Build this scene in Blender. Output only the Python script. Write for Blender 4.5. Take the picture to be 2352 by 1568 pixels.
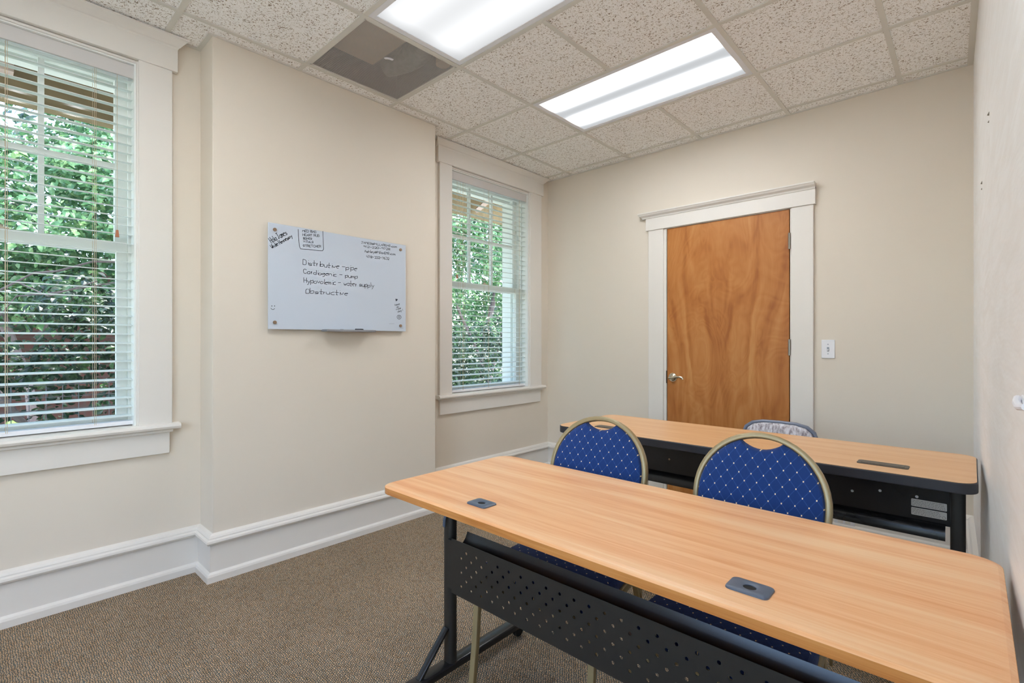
import bpy, bmesh, math, random
from mathutils import Vector, Matrix
import numpy as np

for o in list(bpy.data.objects):
    bpy.data.objects.remove(o, do_unlink=True)
scene = bpy.context.scene
COL = scene.collection
R = random.Random(7)
PI = math.pi
CH = 1.22          # eye height of the photographer
CEIL = 2.783

# ------------------------------------------------------------------ camera
cam_data = bpy.data.cameras.new('camera')
cam_data.sensor_width = 36.0
cam_data.lens = 1143.05 / 2352 * 36
cam_data.clip_start = 0.02
cam = bpy.data.objects.new('camera', cam_data)
cam.location = (0, 0, CH)
cam.rotation_euler = (PI / 2, 0, 0.7457)
COL.objects.link(cam)
scene.camera = cam

# ------------------------------------------------------------------ world, sun, exposure
scene.view_settings.view_transform = 'Standard'
scene.view_settings.look = 'None'
scene.view_settings.gamma = 1.0
scene.view_settings.use_curve_mapping = False
scene.view_settings.exposure = 0.38
scene.cycles.use_denoising = True
scene.cycles.max_bounces = 14
scene.cycles.diffuse_bounces = 9
scene.cycles.transparent_max_bounces = 16
scene.cycles.sample_clamp_indirect = 6.0
w = bpy.data.worlds.new('world')
scene.world = w
w.use_nodes = True
wn = w.node_tree
wn.nodes.clear()
wo = wn.nodes.new('ShaderNodeOutputWorld')
wb = wn.nodes.new('ShaderNodeBackground')
sky = wn.nodes.new('ShaderNodeTexSky')
sky.sky_type = 'NISHITA'
sky.sun_disc = False
sky.sun_elevation = math.radians(58)
sky.sun_rotation = math.radians(100)
sky.air_density = 1.0
sky.dust_density = 2.0
wb.inputs['Strength'].default_value = 1.5
wn.links.new(sky.outputs[0], wb.inputs[0])
wn.links.new(wb.outputs[0], wo.inputs[0])

sun_d = bpy.data.lights.new('sun', 'SUN')
sun_d.energy = 8.0
sun_d.angle = 0.012
sun_d.color = (1.0, 0.95, 0.86)
sun = bpy.data.objects.new('sun', sun_d)
sun.rotation_euler = Vector((-0.28, 0.34, 1.2)).to_track_quat('Z', 'Y').to_euler()
sun.location = (-6, 2, 9)
COL.objects.link(sun)

LAMP_BASE, LAMP_PEAK = 0.50, 30.0      # lens of the lit ceiling fixtures

# ------------------------------------------------------------------ materials
def new_mat(name):
    m = bpy.data.materials.new(name)
    m.use_nodes = True
    nt = m.node_tree
    return m, nt, nt.nodes['Principled BSDF'], nt.nodes['Material Output']

def srgb(r, g, b):
    def f(c):
        c /= 255.0
        return c / 12.92 if c <= 0.04045 else ((c + 0.055) / 1.055) ** 2.4
    return (f(r), f(g), f(b), 1.0)

def N(nt, t, **kw):
    n = nt.nodes.new(t)
    for k, v in kw.items():
        setattr(n, k, v)
    return n

def L(nt, a, b):
    nt.links.new(a, b)

def M(nt, op, a, b=None, clamp=False):
    n = N(nt, 'ShaderNodeMath', operation=op, use_clamp=clamp)
    for i, v in enumerate((a, b)):
        if v is None:
            continue
        if isinstance(v, (int, float)):
            n.inputs[i].default_value = v
        else:
            L(nt, v, n.inputs[i])
    return n.outputs[0]

def ramp(nt, fac, stops):
    n = N(nt, 'ShaderNodeValToRGB')
    e = n.color_ramp.elements
    while len(e) < len(stops):
        e.new(0.5)
    for i, (p, c) in enumerate(stops):
        e[i].position = p
        e[i].color = c
    L(nt, fac, n.inputs[0])
    return n.outputs[0]

def coords(nt, scale=(1, 1, 1), rot=(0, 0, 0)):
    tc = N(nt, 'ShaderNodeTexCoord')
    mp = N(nt, 'ShaderNodeMapping')
    mp.inputs['Scale'].default_value = scale
    mp.inputs['Rotation'].default_value = rot
    L(nt, tc.outputs['Object'], mp.inputs[0])
    return mp.outputs[0]

def noise(nt, vec, scale, detail=2, rough=0.5, dist=0.0):
    n = N(nt, 'ShaderNodeTexNoise')
    n.inputs['Scale'].default_value = scale
    n.inputs['Detail'].default_value = detail
    n.inputs['Roughness'].default_value = rough
    n.inputs['Distortion'].default_value = dist
    L(nt, vec, n.inputs['Vector'])
    return n.outputs['Fac']

def bump(nt, b, height, strength, dist):
    n = N(nt, 'ShaderNodeBump')
    n.inputs['Strength'].default_value = strength
    n.inputs['Distance'].default_value = dist
    L(nt, height, n.inputs['Height'])
    L(nt, n.outputs[0], b.inputs['Normal'])

def plain(name, c, rough=0.5, metal=0.0, spec=0.5, var=0.0, vs=8.0, bs=0.0, bscale=200):
    m, nt, b, o = new_mat(name)
    b.inputs['Roughness'].default_value = rough
    b.inputs['Metallic'].default_value = metal
    b.inputs['Specular IOR Level'].default_value = spec
    v = coords(nt)
    f = noise(nt, v, vs, 3)
    lo = tuple(max(0, x * (1 - var)) for x in c[:3]) + (1,)
    hi = tuple(x * (1 + var) for x in c[:3]) + (1,)
    L(nt, ramp(nt, f, [(0.3, lo), (0.7, hi)]), b.inputs['Base Color'])
    if bs:
        bump(nt, b, noise(nt, v, bscale, 2), bs, 0.001)
    return m

M_wall = plain('beige_wall_paint', srgb(222, 213, 200), 0.6, var=0.012, vs=1.5, bs=0.15, bscale=160, spec=0.3)
M_trim = plain('white_trim_paint', srgb(227, 223, 217), 0.32, var=0.01, vs=3)
M_white = plain('white_plastic', srgb(232, 233, 238), 0.35, var=0.005)
M_grid = plain('ceiling_grid_enamel', srgb(214, 211, 203), 0.4, var=0.01)
M_black = plain('black_powder_coat', srgb(40, 38, 36), 0.42, var=0.05, vs=30, bs=0.25, bscale=900)
M_blackgloss = plain('black_satin_steel', srgb(30, 30, 33), 0.26, var=0.03)
M_edge = plain('black_rubber_edge', srgb(46, 46, 52), 0.5, var=0.05, vs=20)
M_gold = plain('tan_gold_enamel', srgb(158, 142, 106), 0.34, metal=0.25, var=0.03, vs=40)
M_grom = plain('slate_grommet_plastic', srgb(76, 88, 106), 0.42, var=0.03)
M_dark = plain('black_and_hole_shade', srgb(14, 13, 13), 0.8)  # near-black of casters and caps, also painted shade in holes and gaps
M_bronze = plain('bronze_plastic', srgb(74, 66, 58), 0.4, var=0.04)
M_nickel = plain('satin_nickel', srgb(205, 196, 178), 0.18, metal=1.0, var=0.03)
M_steel = plain('brushed_steel', srgb(150, 145, 136), 0.35, metal=0.9, var=0.05)
M_ink = plain('marker_ink', srgb(30, 34, 52), 0.6, var=0.05)
M_inkgrey = plain('faded_ink', srgb(150, 158, 172), 0.6)
M_board = plain('white_glass_board', srgb(198, 208, 222), 0.12, var=0.006, vs=2)
M_standoff = plain('board_standoff', srgb(150, 128, 108), 0.3, metal=0.6)
M_tray = plain('grey_tray', srgb(150, 152, 158), 0.35, metal=0.3)
M_cord = plain('beige_cord', srgb(205, 185, 160), 0.8)
M_tassel = plain('copper_wood_tassel', srgb(176, 108, 74), 0.5)
M_sash = plain('sash_paint', srgb(234, 237, 234), 0.4, var=0.01)
M_val = plain('valance_vinyl', srgb(205, 202, 200), 0.45, var=0.01)
M_porch = plain('olive_porch_paint', srgb(128, 112, 84), 0.7, var=0.12, vs=12)
M_brace = plain('pink_grey_brace_paint', srgb(188, 170, 162), 0.7, var=0.08, vs=20)
M_bark = plain('bark', srgb(104, 94, 96), 0.85, var=0.25, vs=30)
M_ground = plain('pale_bounce_ground', srgb(206, 204, 190), 0.95, var=0.2, vs=6)  # pale tone put in to bounce daylight up at slats and ceiling
M_duct = plain('duct_board', srgb(226, 202, 178), 0.7, var=0.06)
M_plenum = plain('plenum_dark', srgb(150, 150, 152), 0.8, var=0.05)
M_flex = plain('flex_duct_foil', srgb(180, 184, 186), 0.5, metal=0.4, var=0.2, vs=40)
M_greyrim = plain('blue_grey_rim', srgb(120, 126, 142), 0.4, metal=0.4)
M_sticker = plain('silver_label', srgb(228, 222, 214), 0.5, var=0.02)
M_wire = plain('wire', srgb(90, 92, 100), 0.6)
M_redflower = plain('red_bloom', srgb(220, 60, 80), 0.6)

def mat_slat():
    m, nt, b, o = new_mat('blind_slat_vinyl')
    b.inputs['Base Color'].default_value = srgb(240, 243, 242)
    b.inputs['Roughness'].default_value = 0.4
    tr = N(nt, 'ShaderNodeBsdfTranslucent')
    tr.inputs[0].default_value = srgb(226, 236, 232)
    mx = N(nt, 'ShaderNodeMixShader')
    mx.inputs[0].default_value = 0.35
    L(nt, b.outputs[0], mx.inputs[1]); L(nt, tr.outputs[0], mx.inputs[2]); L(nt, mx.outputs[0], o.inputs[0])
    return m
M_slat = mat_slat()

def mat_glass():
    m, nt, b, o = new_mat('window_glass')
    nt.nodes.remove(b)
    t = N(nt, 'ShaderNodeBsdfTransparent'); t.inputs[0].default_value = (0.96, 0.98, 0.975, 1)
    g = N(nt, 'ShaderNodeBsdfGlossy'); g.inputs['Roughness'].default_value = 0.03
    lw = N(nt, 'ShaderNodeLayerWeight'); lw.inputs[0].default_value = 0.5
    fc = M(nt, 'ADD', 0.012, M(nt, 'MULTIPLY', M(nt, 'POWER', lw.outputs['Facing'], 5.0), 0.6))
    mx = N(nt, 'ShaderNodeMixShader')
    L(nt, fc, mx.inputs[0]); L(nt, t.outputs[0], mx.inputs[1]); L(nt, g.outputs[0], mx.inputs[2])
    L(nt, mx.outputs[0], o.inputs[0])
    return m
M_glass = mat_glass()

def mat_rightwall():
    m, nt, b, o = new_mat('white_painted_panel_wall')
    v = coords(nt, (1, 1, 6.0))
    f = noise(nt, v, 3.0, 4, 0.55, 1.2)
    L(nt, ramp(nt, f, [(0.3, srgb(234, 231, 228)), (0.7, srgb(241, 240, 239))]), b.inputs['Base Color'])
    b.inputs['Roughness'].default_value = 0.5
    wv = N(nt, 'ShaderNodeTexWave', wave_type='BANDS', bands_direction='Z')
    wv.inputs['Scale'].default_value = 22; wv.inputs['Distortion'].default_value = 9
    wv.inputs['Detail'].default_value = 3; wv.inputs['Detail Scale'].default_value = 0.6
    L(nt, coords(nt), wv.inputs['Vector'])
    bump(nt, b, wv.outputs['Fac'], 0.05, 0.002)
    return m
M_rwall = mat_rightwall()

def mat_ceiling():
    m, nt, b, o = new_mat('fissured_ceiling_tile')
    v = coords(nt, (1.0, 1.0, 1.0))
    f1 = noise(nt, v, 105, 2, 0.5, 1.1)
    f2 = noise(nt, v, 210, 2, 0.6, 0.4)
    c1 = ramp(nt, f1, [(0.35, srgb(158, 144, 130)), (0.39, srgb(218, 210, 200)), (0.43, srgb(250, 249, 247)), (0.7, srgb(253, 252, 251))])
    c2 = ramp(nt, f2, [(0.32, srgb(196, 184, 172)), (0.39, (1, 1, 1, 1))])
    mx = N(nt, 'ShaderNodeMixRGB', blend_type='MULTIPLY'); mx.inputs[0].default_value = 0.8
    L(nt, c1, mx.inputs[1]); L(nt, c2, mx.inputs[2])
    L(nt, mx.outputs[0], b.inputs['Base Color'])
    b.inputs['Roughness'].default_value = 0.9
    b.inputs['Specular IOR Level'].default_value = 0.15
    h = M(nt, 'MINIMUM', f1, 0.48)
    bump(nt, b, h, 0.6, 0.008)
    return m
M_tile = mat_ceiling()

def mat_carpet():
    m, nt, b, o = new_mat('loop_carpet')
    tc = N(nt, 'ShaderNodeTexCoord')
    nz = N(nt, 'ShaderNodeTexNoise'); nz.inputs['Scale'].default_value = 55; nz.inputs['Detail'].default_value = 2
    L(nt, tc.outputs['Object'], nz.inputs['Vector'])
    mv = N(nt, 'ShaderNodeMixRGB', blend_type='LINEAR_LIGHT'); mv.inputs[0].default_value = 0.006
    L(nt, tc.outputs['Object'], mv.inputs[1]); L(nt, nz.outputs['Color'], mv.inputs[2])
    mp0 = N(nt, 'ShaderNodeMapping'); mp0.inputs['Scale'].default_value = (96, 140, 1); mp0.inputs['Rotation'].default_value = (0, 0, 0.0)
    L(nt, mv.outputs[0], mp0.inputs[0])
    sp = N(nt, 'ShaderNodeSeparateXYZ'); L(nt, mp0.outputs[0], sp.inputs[0])
    mp = N(nt, 'ShaderNodeCombineXYZ')
    L(nt, M(nt, 'ADD', sp.outputs[0], M(nt, 'MULTIPLY', sp.outputs[1], 0.5)), mp.inputs[0]); L(nt, sp.outputs[1], mp.inputs[1])
    vo = N(nt, 'ShaderNodeTexVoronoi', feature='F1', voronoi_dimensions='2D'); vo.inputs['Scale'].default_value = 1.0; vo.inputs['Randomness'].default_value = 0.38
    L(nt, mp.outputs[0], vo.inputs['Vector'])
    ed = N(nt, 'ShaderNodeTexVoronoi', feature='DISTANCE_TO_EDGE', voronoi_dimensions='2D'); ed.inputs['Scale'].default_value = 1.0; ed.inputs['Randomness'].default_value = 0.38
    L(nt, mp.outputs[0], ed.inputs['Vector'])
    sep = N(nt, 'ShaderNodeSeparateColor'); L(nt, vo.outputs['Color'], sep.inputs[0])
    tan = ramp(nt, sep.outputs[0], [(0.0, srgb(178, 144, 106)), (0.5, srgb(216, 182, 144)), (1.0, srgb(198, 174, 146))])
    dk = ramp(nt, noise(nt, tc.outputs['Object'], 30, 2), [(0.3, srgb(72, 78, 74)), (0.7, srgb(84, 98, 100))])
    mask = ramp(nt, ed.outputs['Distance'], [(0.08, (0, 0, 0, 1)), (0.30, (1, 1, 1, 1))])
    mx = N(nt, 'ShaderNodeMixRGB')
    L(nt, mask, mx.inputs[0]); L(nt, dk, mx.inputs[1]); L(nt, tan, mx.inputs[2])
    # soft traffic mottling
    big = ramp(nt, noise(nt, tc.outputs['Object'], 2.2, 4), [(0.3, (0.82, 0.82, 0.82, 1)), (0.7, (1, 1, 1, 1))])
    m2 = N(nt, 'ShaderNodeMixRGB', blend_type='MULTIPLY'); m2.inputs[0].default_value = 1
    L(nt, mx.outputs[0], m2.inputs[1]); L(nt, big, m2.inputs[2])
    L(nt, m2.outputs[0], b.inputs['Base Color'])
    b.inputs['Roughness'].default_value = 0.95
    b.inputs['Specular IOR Level'].default_value = 0.1
    bump(nt, b, ed.outputs['Distance'], 0.8, 0.004)
    return m
M_carpet = mat_carpet()

def mat_laminate(name, a, c, d):
    m, nt, b, o = new_mat(name)
    v = coords(nt, (0.55, 12, 12))
    f = noise(nt, v, 2.2, 6, 0.62, 0.5)
    v2 = coords(nt, (2.5, 120, 120))
    g = noise(nt, v2, 3.0, 2, 0.5)
    s = M(nt, 'ADD', M(nt, 'MULTIPLY', f, 0.8), M(nt, 'MULTIPLY', g, 0.2))
    L(nt, ramp(nt, s, [(0.34, c), (0.5, a), (0.66, d)]), b.inputs['Base Color'])
    b.inputs['Roughness'].default_value = 0.36
    b.inputs['Specular IOR Level'].default_value = 0.45
    return m
M_beech = mat_laminate('beech_laminate', srgb(230, 176, 128), srgb(216, 148, 97), srgb(236, 195, 152))
M_beechedge = mat_laminate('beech_edge_wood', srgb(198, 134, 72), srgb(174, 106, 48), srgb(212, 154, 92))
M_maple = mat_laminate('maple_laminate', srgb(220, 172, 124), srgb(212, 158, 108), srgb(226, 184, 140))

def mat_door():
    m, nt, b, o = new_mat('stained_birch_veneer')
    tc = N(nt, 'ShaderNodeTexCoord')
    sp = N(nt, 'ShaderNodeSeparateXYZ'); L(nt, tc.outputs['Object'], sp.inputs[0])
    ax = M(nt, 'ABSOLUTE', M(nt, 'ADD', sp.outputs[0], 0.03))       # book-matched about the middle
    wob = noise(nt, coords(nt, (3, 3, 1.2)), 1.6, 2)
    cb = N(nt, 'ShaderNodeCombineXYZ')
    L(nt, M(nt, 'ADD', ax, M(nt, 'MULTIPLY', wob, 0.12)), cb.inputs[0])
    L(nt, M(nt, 'MULTIPLY', sp.outputs[2], 0.20), cb.inputs[2])
    f = noise(nt, cb.outputs[0], 5.5, 3, 0.5, 2.2)
    cb2 = N(nt, 'ShaderNodeCombineXYZ')
    L(nt, sp.outputs[0], cb2.inputs[0]); L(nt, M(nt, 'MULTIPLY', sp.outputs[2], 0.45), cb2.inputs[2])
    wv = N(nt, 'ShaderNodeTexNoise'); wv.inputs['Scale'].default_value = 3.2; wv.inputs['Detail'].default_value = 1.5; wv.inputs['Distortion'].default_value = 2.5
    L(nt, cb2.outputs[0], wv.inputs['Vector'])
    rings = M(nt, 'PINGPONG', M(nt, 'MULTIPLY', wv.outputs['Fac'], 9.0), 0.5)
    grain = noise(nt, coords(nt, (60, 60, 3)), 3, 3)
    s = M(nt, 'ADD', M(nt, 'MULTIPLY', f, 0.80), M(nt, 'ADD', M(nt, 'MULTIPLY', rings, 0.12), M(nt, 'MULTIPLY', grain, 0.08)))
    L(nt, ramp(nt, s, [(0.30, srgb(158, 94, 42)), (0.42, srgb(178, 114, 56)), (0.52, srgb(188, 126, 68)), (0.68, srgb(200, 144, 84))]), b.inputs['Base Color'])
    b.inputs['Roughness'].default_value = 0.38
    b.inputs['Specular IOR Level'].default_value = 0.4
    return m
M_door = mat_door()

def mat_blue(name, axes, base, lite, fade=1.0):
    """navy upholstery with cream pin dots on a stitched diamond lattice"""
    m, nt, b, o = new_mat(name)
    tc = N(nt, 'ShaderNodeTexCoord')
    sp = N(nt, 'ShaderNodeSeparateXYZ'); L(nt, tc.outputs['Object'], sp.inputs[0])
    u = M(nt, 'DIVIDE', sp.outputs[axes[0]], 0.0370)
    v = M(nt, 'DIVIDE', sp.outputs[axes[1]], 0.0480)
    p = M(nt, 'ADD', u, v); q = M(nt, 'SUBTRACT', u, v)
    fp = M(nt, 'SUBTRACT', M(nt, 'FRACT', M(nt, 'ADD', p, 100.5)), 0.5)
    fq = M(nt, 'SUBTRACT', M(nt, 'FRACT', M(nt, 'ADD', q, 100.5)), 0.5)
    r2 = M(nt, 'ADD', M(nt, 'MULTIPLY', fp, fp), M(nt, 'MULTIPLY', fq, fq))
    dot = M(nt, 'LESS_THAN', r2, 0.0052)
    lp = M(nt, 'LESS_THAN', M(nt, 'ABSOLUTE', fp), 0.035)
    lq = M(nt, 'LESS_THAN', M(nt, 'ABSOLUTE', fq), 0.035)
    ln = M(nt, 'MULTIPLY', M(nt, 'MAXIMUM', lp, lq), 0.5)
    rib = N(nt, 'ShaderNodeTexWave', wave_type='BANDS', bands_direction='X')
    rib.inputs['Scale'].default_value = 90; rib.inputs['Distortion'].default_value = 0.3
    L(nt, tc.outputs['Object'], rib.inputs['Vector'])
    bc = ramp(nt, rib.outputs['Fac'], [(0.2, base), (0.8, tuple(x * 1.25 for x in base[:3]) + (1,))])
    m1 = N(nt, 'ShaderNodeMixRGB'); L(nt, ln, m1.inputs[0]); L(nt, bc, m1.inputs[1]); m1.inputs[2].default_value = lite
    m2 = N(nt, 'ShaderNodeMixRGB'); L(nt, dot, m2.inputs[0]); L(nt, m1.outputs[0], m2.inputs[1]); m2.inputs[2].default_value = srgb(246, 226, 190)
    L(nt, m2.outputs[0], b.inputs['Base Color'])
    b.inputs['Roughness'].default_value = 0.85
    b.inputs['Sheen Weight'].default_value = 0.15
    b.inputs['Specular IOR Level'].default_value = 0.2
    bump(nt, b, rib.outputs['Fac'], 0.15, 0.001)
    return m
M_blue = mat_blue('blue_dotted_fabric_back', (0, 2), srgb(25, 54, 112), srgb(50, 86, 150))
M_blueseat = mat_blue('blue_dotted_fabric_seat', (0, 1), srgb(25, 54, 112), srgb(50, 86, 150))

def mat_greyfab():
    m, nt, b, o = new_mat('mottled_grey_fabric')
    f = noise(nt, coords(nt, (1, 1, 0.25)), 85, 3, 0.6)
    L(nt, ramp(nt, f, [(0.34, srgb(128, 116, 124)), (0.5, srgb(196, 190, 194)), (0.64, srgb(222, 220, 226))]), b.inputs['Base Color'])
    b.inputs['Roughness'].default_value = 0.9
    return m
M_greyfab = mat_greyfab()

def mat_perf():
    """perforated steel: a real grid of round holes cut through the sheet"""
    m, nt, b, o = new_mat('perforated_dark_steel')
    b.inputs['Base Color'].default_value = srgb(172, 170, 167)
    b.inputs['Roughness'].default_value = 0.5
    tc = N(nt, 'ShaderNodeTexCoord')
    sp = N(nt, 'ShaderNodeSeparateXYZ'); L(nt, tc.outputs['Object'], sp.inputs[0])
    s = 0.0066
    u = M(nt, 'DIVIDE', sp.outputs[0], s); v = M(nt, 'DIVIDE', sp.outputs[1], s)
    row = M(nt, 'FLOOR', M(nt, 'ADD', v, 500.0))
    sh = M(nt, 'MULTIPLY', M(nt, 'MODULO', row, 2.0), 0.5)
    fu = M(nt, 'SUBTRACT', M(nt, 'FRACT', M(nt, 'ADD', M(nt, 'ADD', u, sh), 500.0)), 0.5)
    fv = M(nt, 'SUBTRACT', M(nt, 'FRACT', M(nt, 'ADD', v, 500.0)), 0.5)
    r2 = M(nt, 'ADD', M(nt, 'MULTIPLY', fu, fu), M(nt, 'MULTIPLY', fv, fv))
    hole = M(nt, 'LESS_THAN', r2, 0.115)
    t = N(nt, 'ShaderNodeBsdfTransparent')
    mx = N(nt, 'ShaderNodeMixShader')
    L(nt, hole, mx.inputs[0]); L(nt, b.outputs[0], mx.inputs[1]); L(nt, t.outputs[0], mx.inputs[2]); L(nt, mx.outputs[0], o.inputs[0])
    return m
M_perf = mat_perf()

def mat_lens(name, base, peak, k=90.0, tint=(0.97, 0.98, 1.0)):
    """acrylic prismatic lens glowing over two fluorescent tubes (tubes run along local X)"""
    m, nt, b, o = new_mat(name)
    tc = N(nt, 'ShaderNodeTexCoord')
    sp = N(nt, 'ShaderNodeSeparateXYZ'); L(nt, tc.outputs['Object'], sp.inputs[0])
    tot = None
    for y0 in (-0.175, 0.115):
        d = M(nt, 'SUBTRACT', sp.outputs[1], y0)
        g = M(nt, 'EXPONENT', M(nt, 'MULTIPLY', M(nt, 'MULTIPLY', d, d), -k * 2))
        tot = g if tot is None else M(nt, 'ADD', tot, g)
    # tubes end a little before the lens does
    ex = M(nt, 'SUBTRACT', 0.60, M(nt, 'ABSOLUTE', sp.outputs[0]))
    fall = M(nt, 'MULTIPLY', ex, 9.0, clamp=True)
    st = M(nt, 'ADD', M(nt, 'MULTIPLY', M(nt, 'MULTIPLY', tot, fall), peak), base)
    # prism texture
    pr = N(nt, 'ShaderNodeTexWave', wave_type='BANDS', bands_direction='Y'); pr.inputs['Scale'].default_value = 60
    L(nt, tc.outputs['Object'], pr.inputs['Vector'])
    px = N(nt, 'ShaderNodeTexWave', wave_type='BANDS', bands_direction='X'); px.inputs['Scale'].default_value = 60
    L(nt, tc.outputs['Object'], px.inputs['Vector'])
    pm = M(nt, 'ADD', 0.94, M(nt, 'MULTIPLY', M(nt, 'MULTIPLY', pr.outputs['Fac'], px.outputs['Fac']), 0.08))
    st = M(nt, 'MULTIPLY', st, pm)
    em = N(nt, 'ShaderNodeEmission'); em.inputs[0].default_value = tint + (1,)
    L(nt, st, em.inputs[1]); L(nt, em.outputs[0], o.inputs[0])
    nt.nodes.remove(b)
    return m
M_lens = mat_lens('bright_prismatic_lens', LAMP_BASE, LAMP_PEAK, 230.0, (0.94, 0.97, 1.0))
M_lens1 = mat_lens('pale_prismatic_lens', 0.46, 0.45, 30.0, (0.97, 0.985, 1.0))

def mat_leaf(name, a, b_, c):
    m, nt, b, o = new_mat(name)
    v = coords(nt)
    f = noise(nt, v, 7, 4, 0.7)
    col = ramp(nt, f, [(0.32, a), (0.5, b_), (0.68, c)])
    L(nt, col, b.inputs['Base Color'])
    b.inputs['Roughness'].default_value = 0.32
    tr = N(nt, 'ShaderNodeBsdfTranslucent'); L(nt, col, tr.inputs[0])
    mx = N(nt, 'ShaderNodeMixShader'); mx.inputs[0].default_value = 0.35
    L(nt, b.outputs[0], mx.inputs[1]); L(nt, tr.outputs[0], mx.inputs[2]); L(nt, mx.outputs[0], o.inputs[0])
    return m
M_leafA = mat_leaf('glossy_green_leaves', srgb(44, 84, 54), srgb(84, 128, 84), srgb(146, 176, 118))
M_leafB = mat_leaf('shade_darkened_green_leaves', srgb(20, 36, 28), srgb(36, 64, 42), srgb(84, 120, 66))  # greens darkened to carry the shade under the trees
M_leafC = mat_leaf('yellow_green_leaves', srgb(78, 130, 62), srgb(126, 178, 88), srgb(190, 208, 124))

def mat_brick():
    m, nt, b, o = new_mat('shade_darkened_red_brick')
    br = N(nt, 'ShaderNodeTexBrick')
    br.inputs['Color1'].default_value = srgb(78, 44, 38); br.inputs['Color2'].default_value = srgb(62, 36, 32)  # brick tones darkened to stand in for shade on the wall
    br.inputs['Mortar'].default_value = srgb(66, 54, 50)
    br.inputs['Scale'].default_value = 1.0; br.inputs['Brick Width'].default_value = 0.2; br.inputs['Row Height'].default_value = 0.075
    br.inputs['Mortar Size'].default_value = 0.008
    tc = N(nt, 'ShaderNodeTexCoord'); mp = N(nt, 'ShaderNodeMapping'); mp.inputs['Rotation'].default_value = (PI / 2, 0, PI / 2)
    sp = N(nt, 'ShaderNodeSeparateXYZ'); cb = N(nt, 'ShaderNodeCombineXYZ')
    L(nt, tc.outputs['Object'], sp.inputs[0]); L(nt, sp.outputs[1], cb.inputs[0]); L(nt, sp.outputs[2], cb.inputs[1])
    L(nt, cb.outputs[0], br.inputs['Vector'])
    L(nt, br.outputs['Color'], b.inputs['Base Color'])
    b.inputs['Roughness'].default_value = 0.9
    return m
M_brick = mat_brick()

# ------------------------------------------------------------------ mesh helpers
def link(name, bm, mat, parent=None, smooth=False, bevel=0.0, seg=2, autosmooth=True):
    bmesh.ops.recalc_face_normals(bm, faces=bm.faces[:])
    me = bpy.data.meshes.new(name)
    bm.to_mesh(me); bm.free()
    me.materials.append(mat)
    ob = bpy.data.objects.new(name, me)
    COL.objects.link(ob)
    if parent is not None:
        ob.parent = parent
    if smooth:
        for p in me.polygons:
            p.use_smooth = True
        try:
            me.set_sharp_from_angle(angle=math.radians(35))
        except Exception:
            pass
    if bevel > 0:
        md = ob.modifiers.new('bevel', 'BEVEL')
        md.width = bevel; md.segments = seg; md.limit_method = 'ANGLE'; md.angle_limit = math.radians(40)
        for p in me.polygons:
            p.use_smooth = True
        try:
            me.set_sharp_from_angle(angle=math.radians(50))
        except Exception:
            pass
    return ob

def box(bm, x0, x1, y0, y1, z0, z1, mtx=None):
    vs = [Vector((x, y, z)) for x in (x0, x1) for y in (y0, y1) for z in (z0, z1)]
    if mtx is not None:
        vs = [mtx @ v for v in vs]
    v = [bm.verts.new(p) for p in vs]
    for f in ((0, 1, 3, 2), (4, 6, 7, 5), (0, 4, 5, 1), (2, 3, 7, 6), (0, 2, 6, 4), (1, 5, 7, 3)):
        bm.faces.new([v[i] for i in f])

def B(*boxes):
    bm = bmesh.new()
    for b in boxes:
        box(bm, *b)
    return bm

def sweep(bm, path, section, up=Vector((0, 0, 1)), closed=False, caps=True):
    """sweep a closed 2D section (side, up) along 3D points; 'up' keeps the section's second axis"""
    P = [Vector(p) for p in path]
    n = len(P)
    rings = []
    for i in range(n):
        if closed:
            t = (P[(i + 1) % n] - P[i - 1])
            a = (P[i] - P[i - 1]).normalized(); c = (P[(i + 1) % n] - P[i]).normalized()
        else:
            a = (P[i] - P[i - 1]).normalized() if i else (P[1] - P[0]).normalized()
            c = (P[i + 1] - P[i]).normalized() if i < n - 1 else a
            t = a + c
        t = t.normalized()
        side = t.cross(up)
        if side.length < 1e-5:
            side = Vector((1, 0, 0))
        side.normalize()
        u2 = side.cross(t).normalized()
        cosh = max(0.35, t.dot(c))
        ring = [bm.verts.new(P[i] + side * (s / cosh) + u2 * q) for s, q in section]
        rings.append(ring)
    m = len(section)
    rng = range(n) if closed else range(n - 1)
    for i in rng:
        r0, r1 = rings[i], rings[(i + 1) % n]
        for k in range(m):
            bm.faces.new((r0[k], r0[(k + 1) % m], r1[(k + 1) % m], r1[k]))
    if caps and not closed:
        bm.faces.new(rings[0][::-1]); bm.faces.new(rings[-1])

def rect(w, h, r=0.0, k=3):
    if r <= 0:
        return [(-w / 2, -h / 2), (w / 2, -h / 2), (w / 2, h / 2), (-w / 2, h / 2)]
    out = []
    for cx, cy, a0 in ((w / 2 - r, -h / 2 + r, -90), (w / 2 - r, h / 2 - r, 0), (-w / 2 + r, h / 2 - r, 90), (-w / 2 + r, -h / 2 + r, 180)):
        for i in range(k + 1):
            a = math.radians(a0 + 90 * i / k)
            out.append((cx + r * math.cos(a), cy + r * math.sin(a)))
    return out

def circ(r, k=10):
    return [(r * math.cos(2 * PI * i / k), r * math.sin(2 * PI * i / k)) for i in range(k)]

def tube(bm, path, r, k=8):
    sweep(bm, path, circ(r, k))

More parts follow.
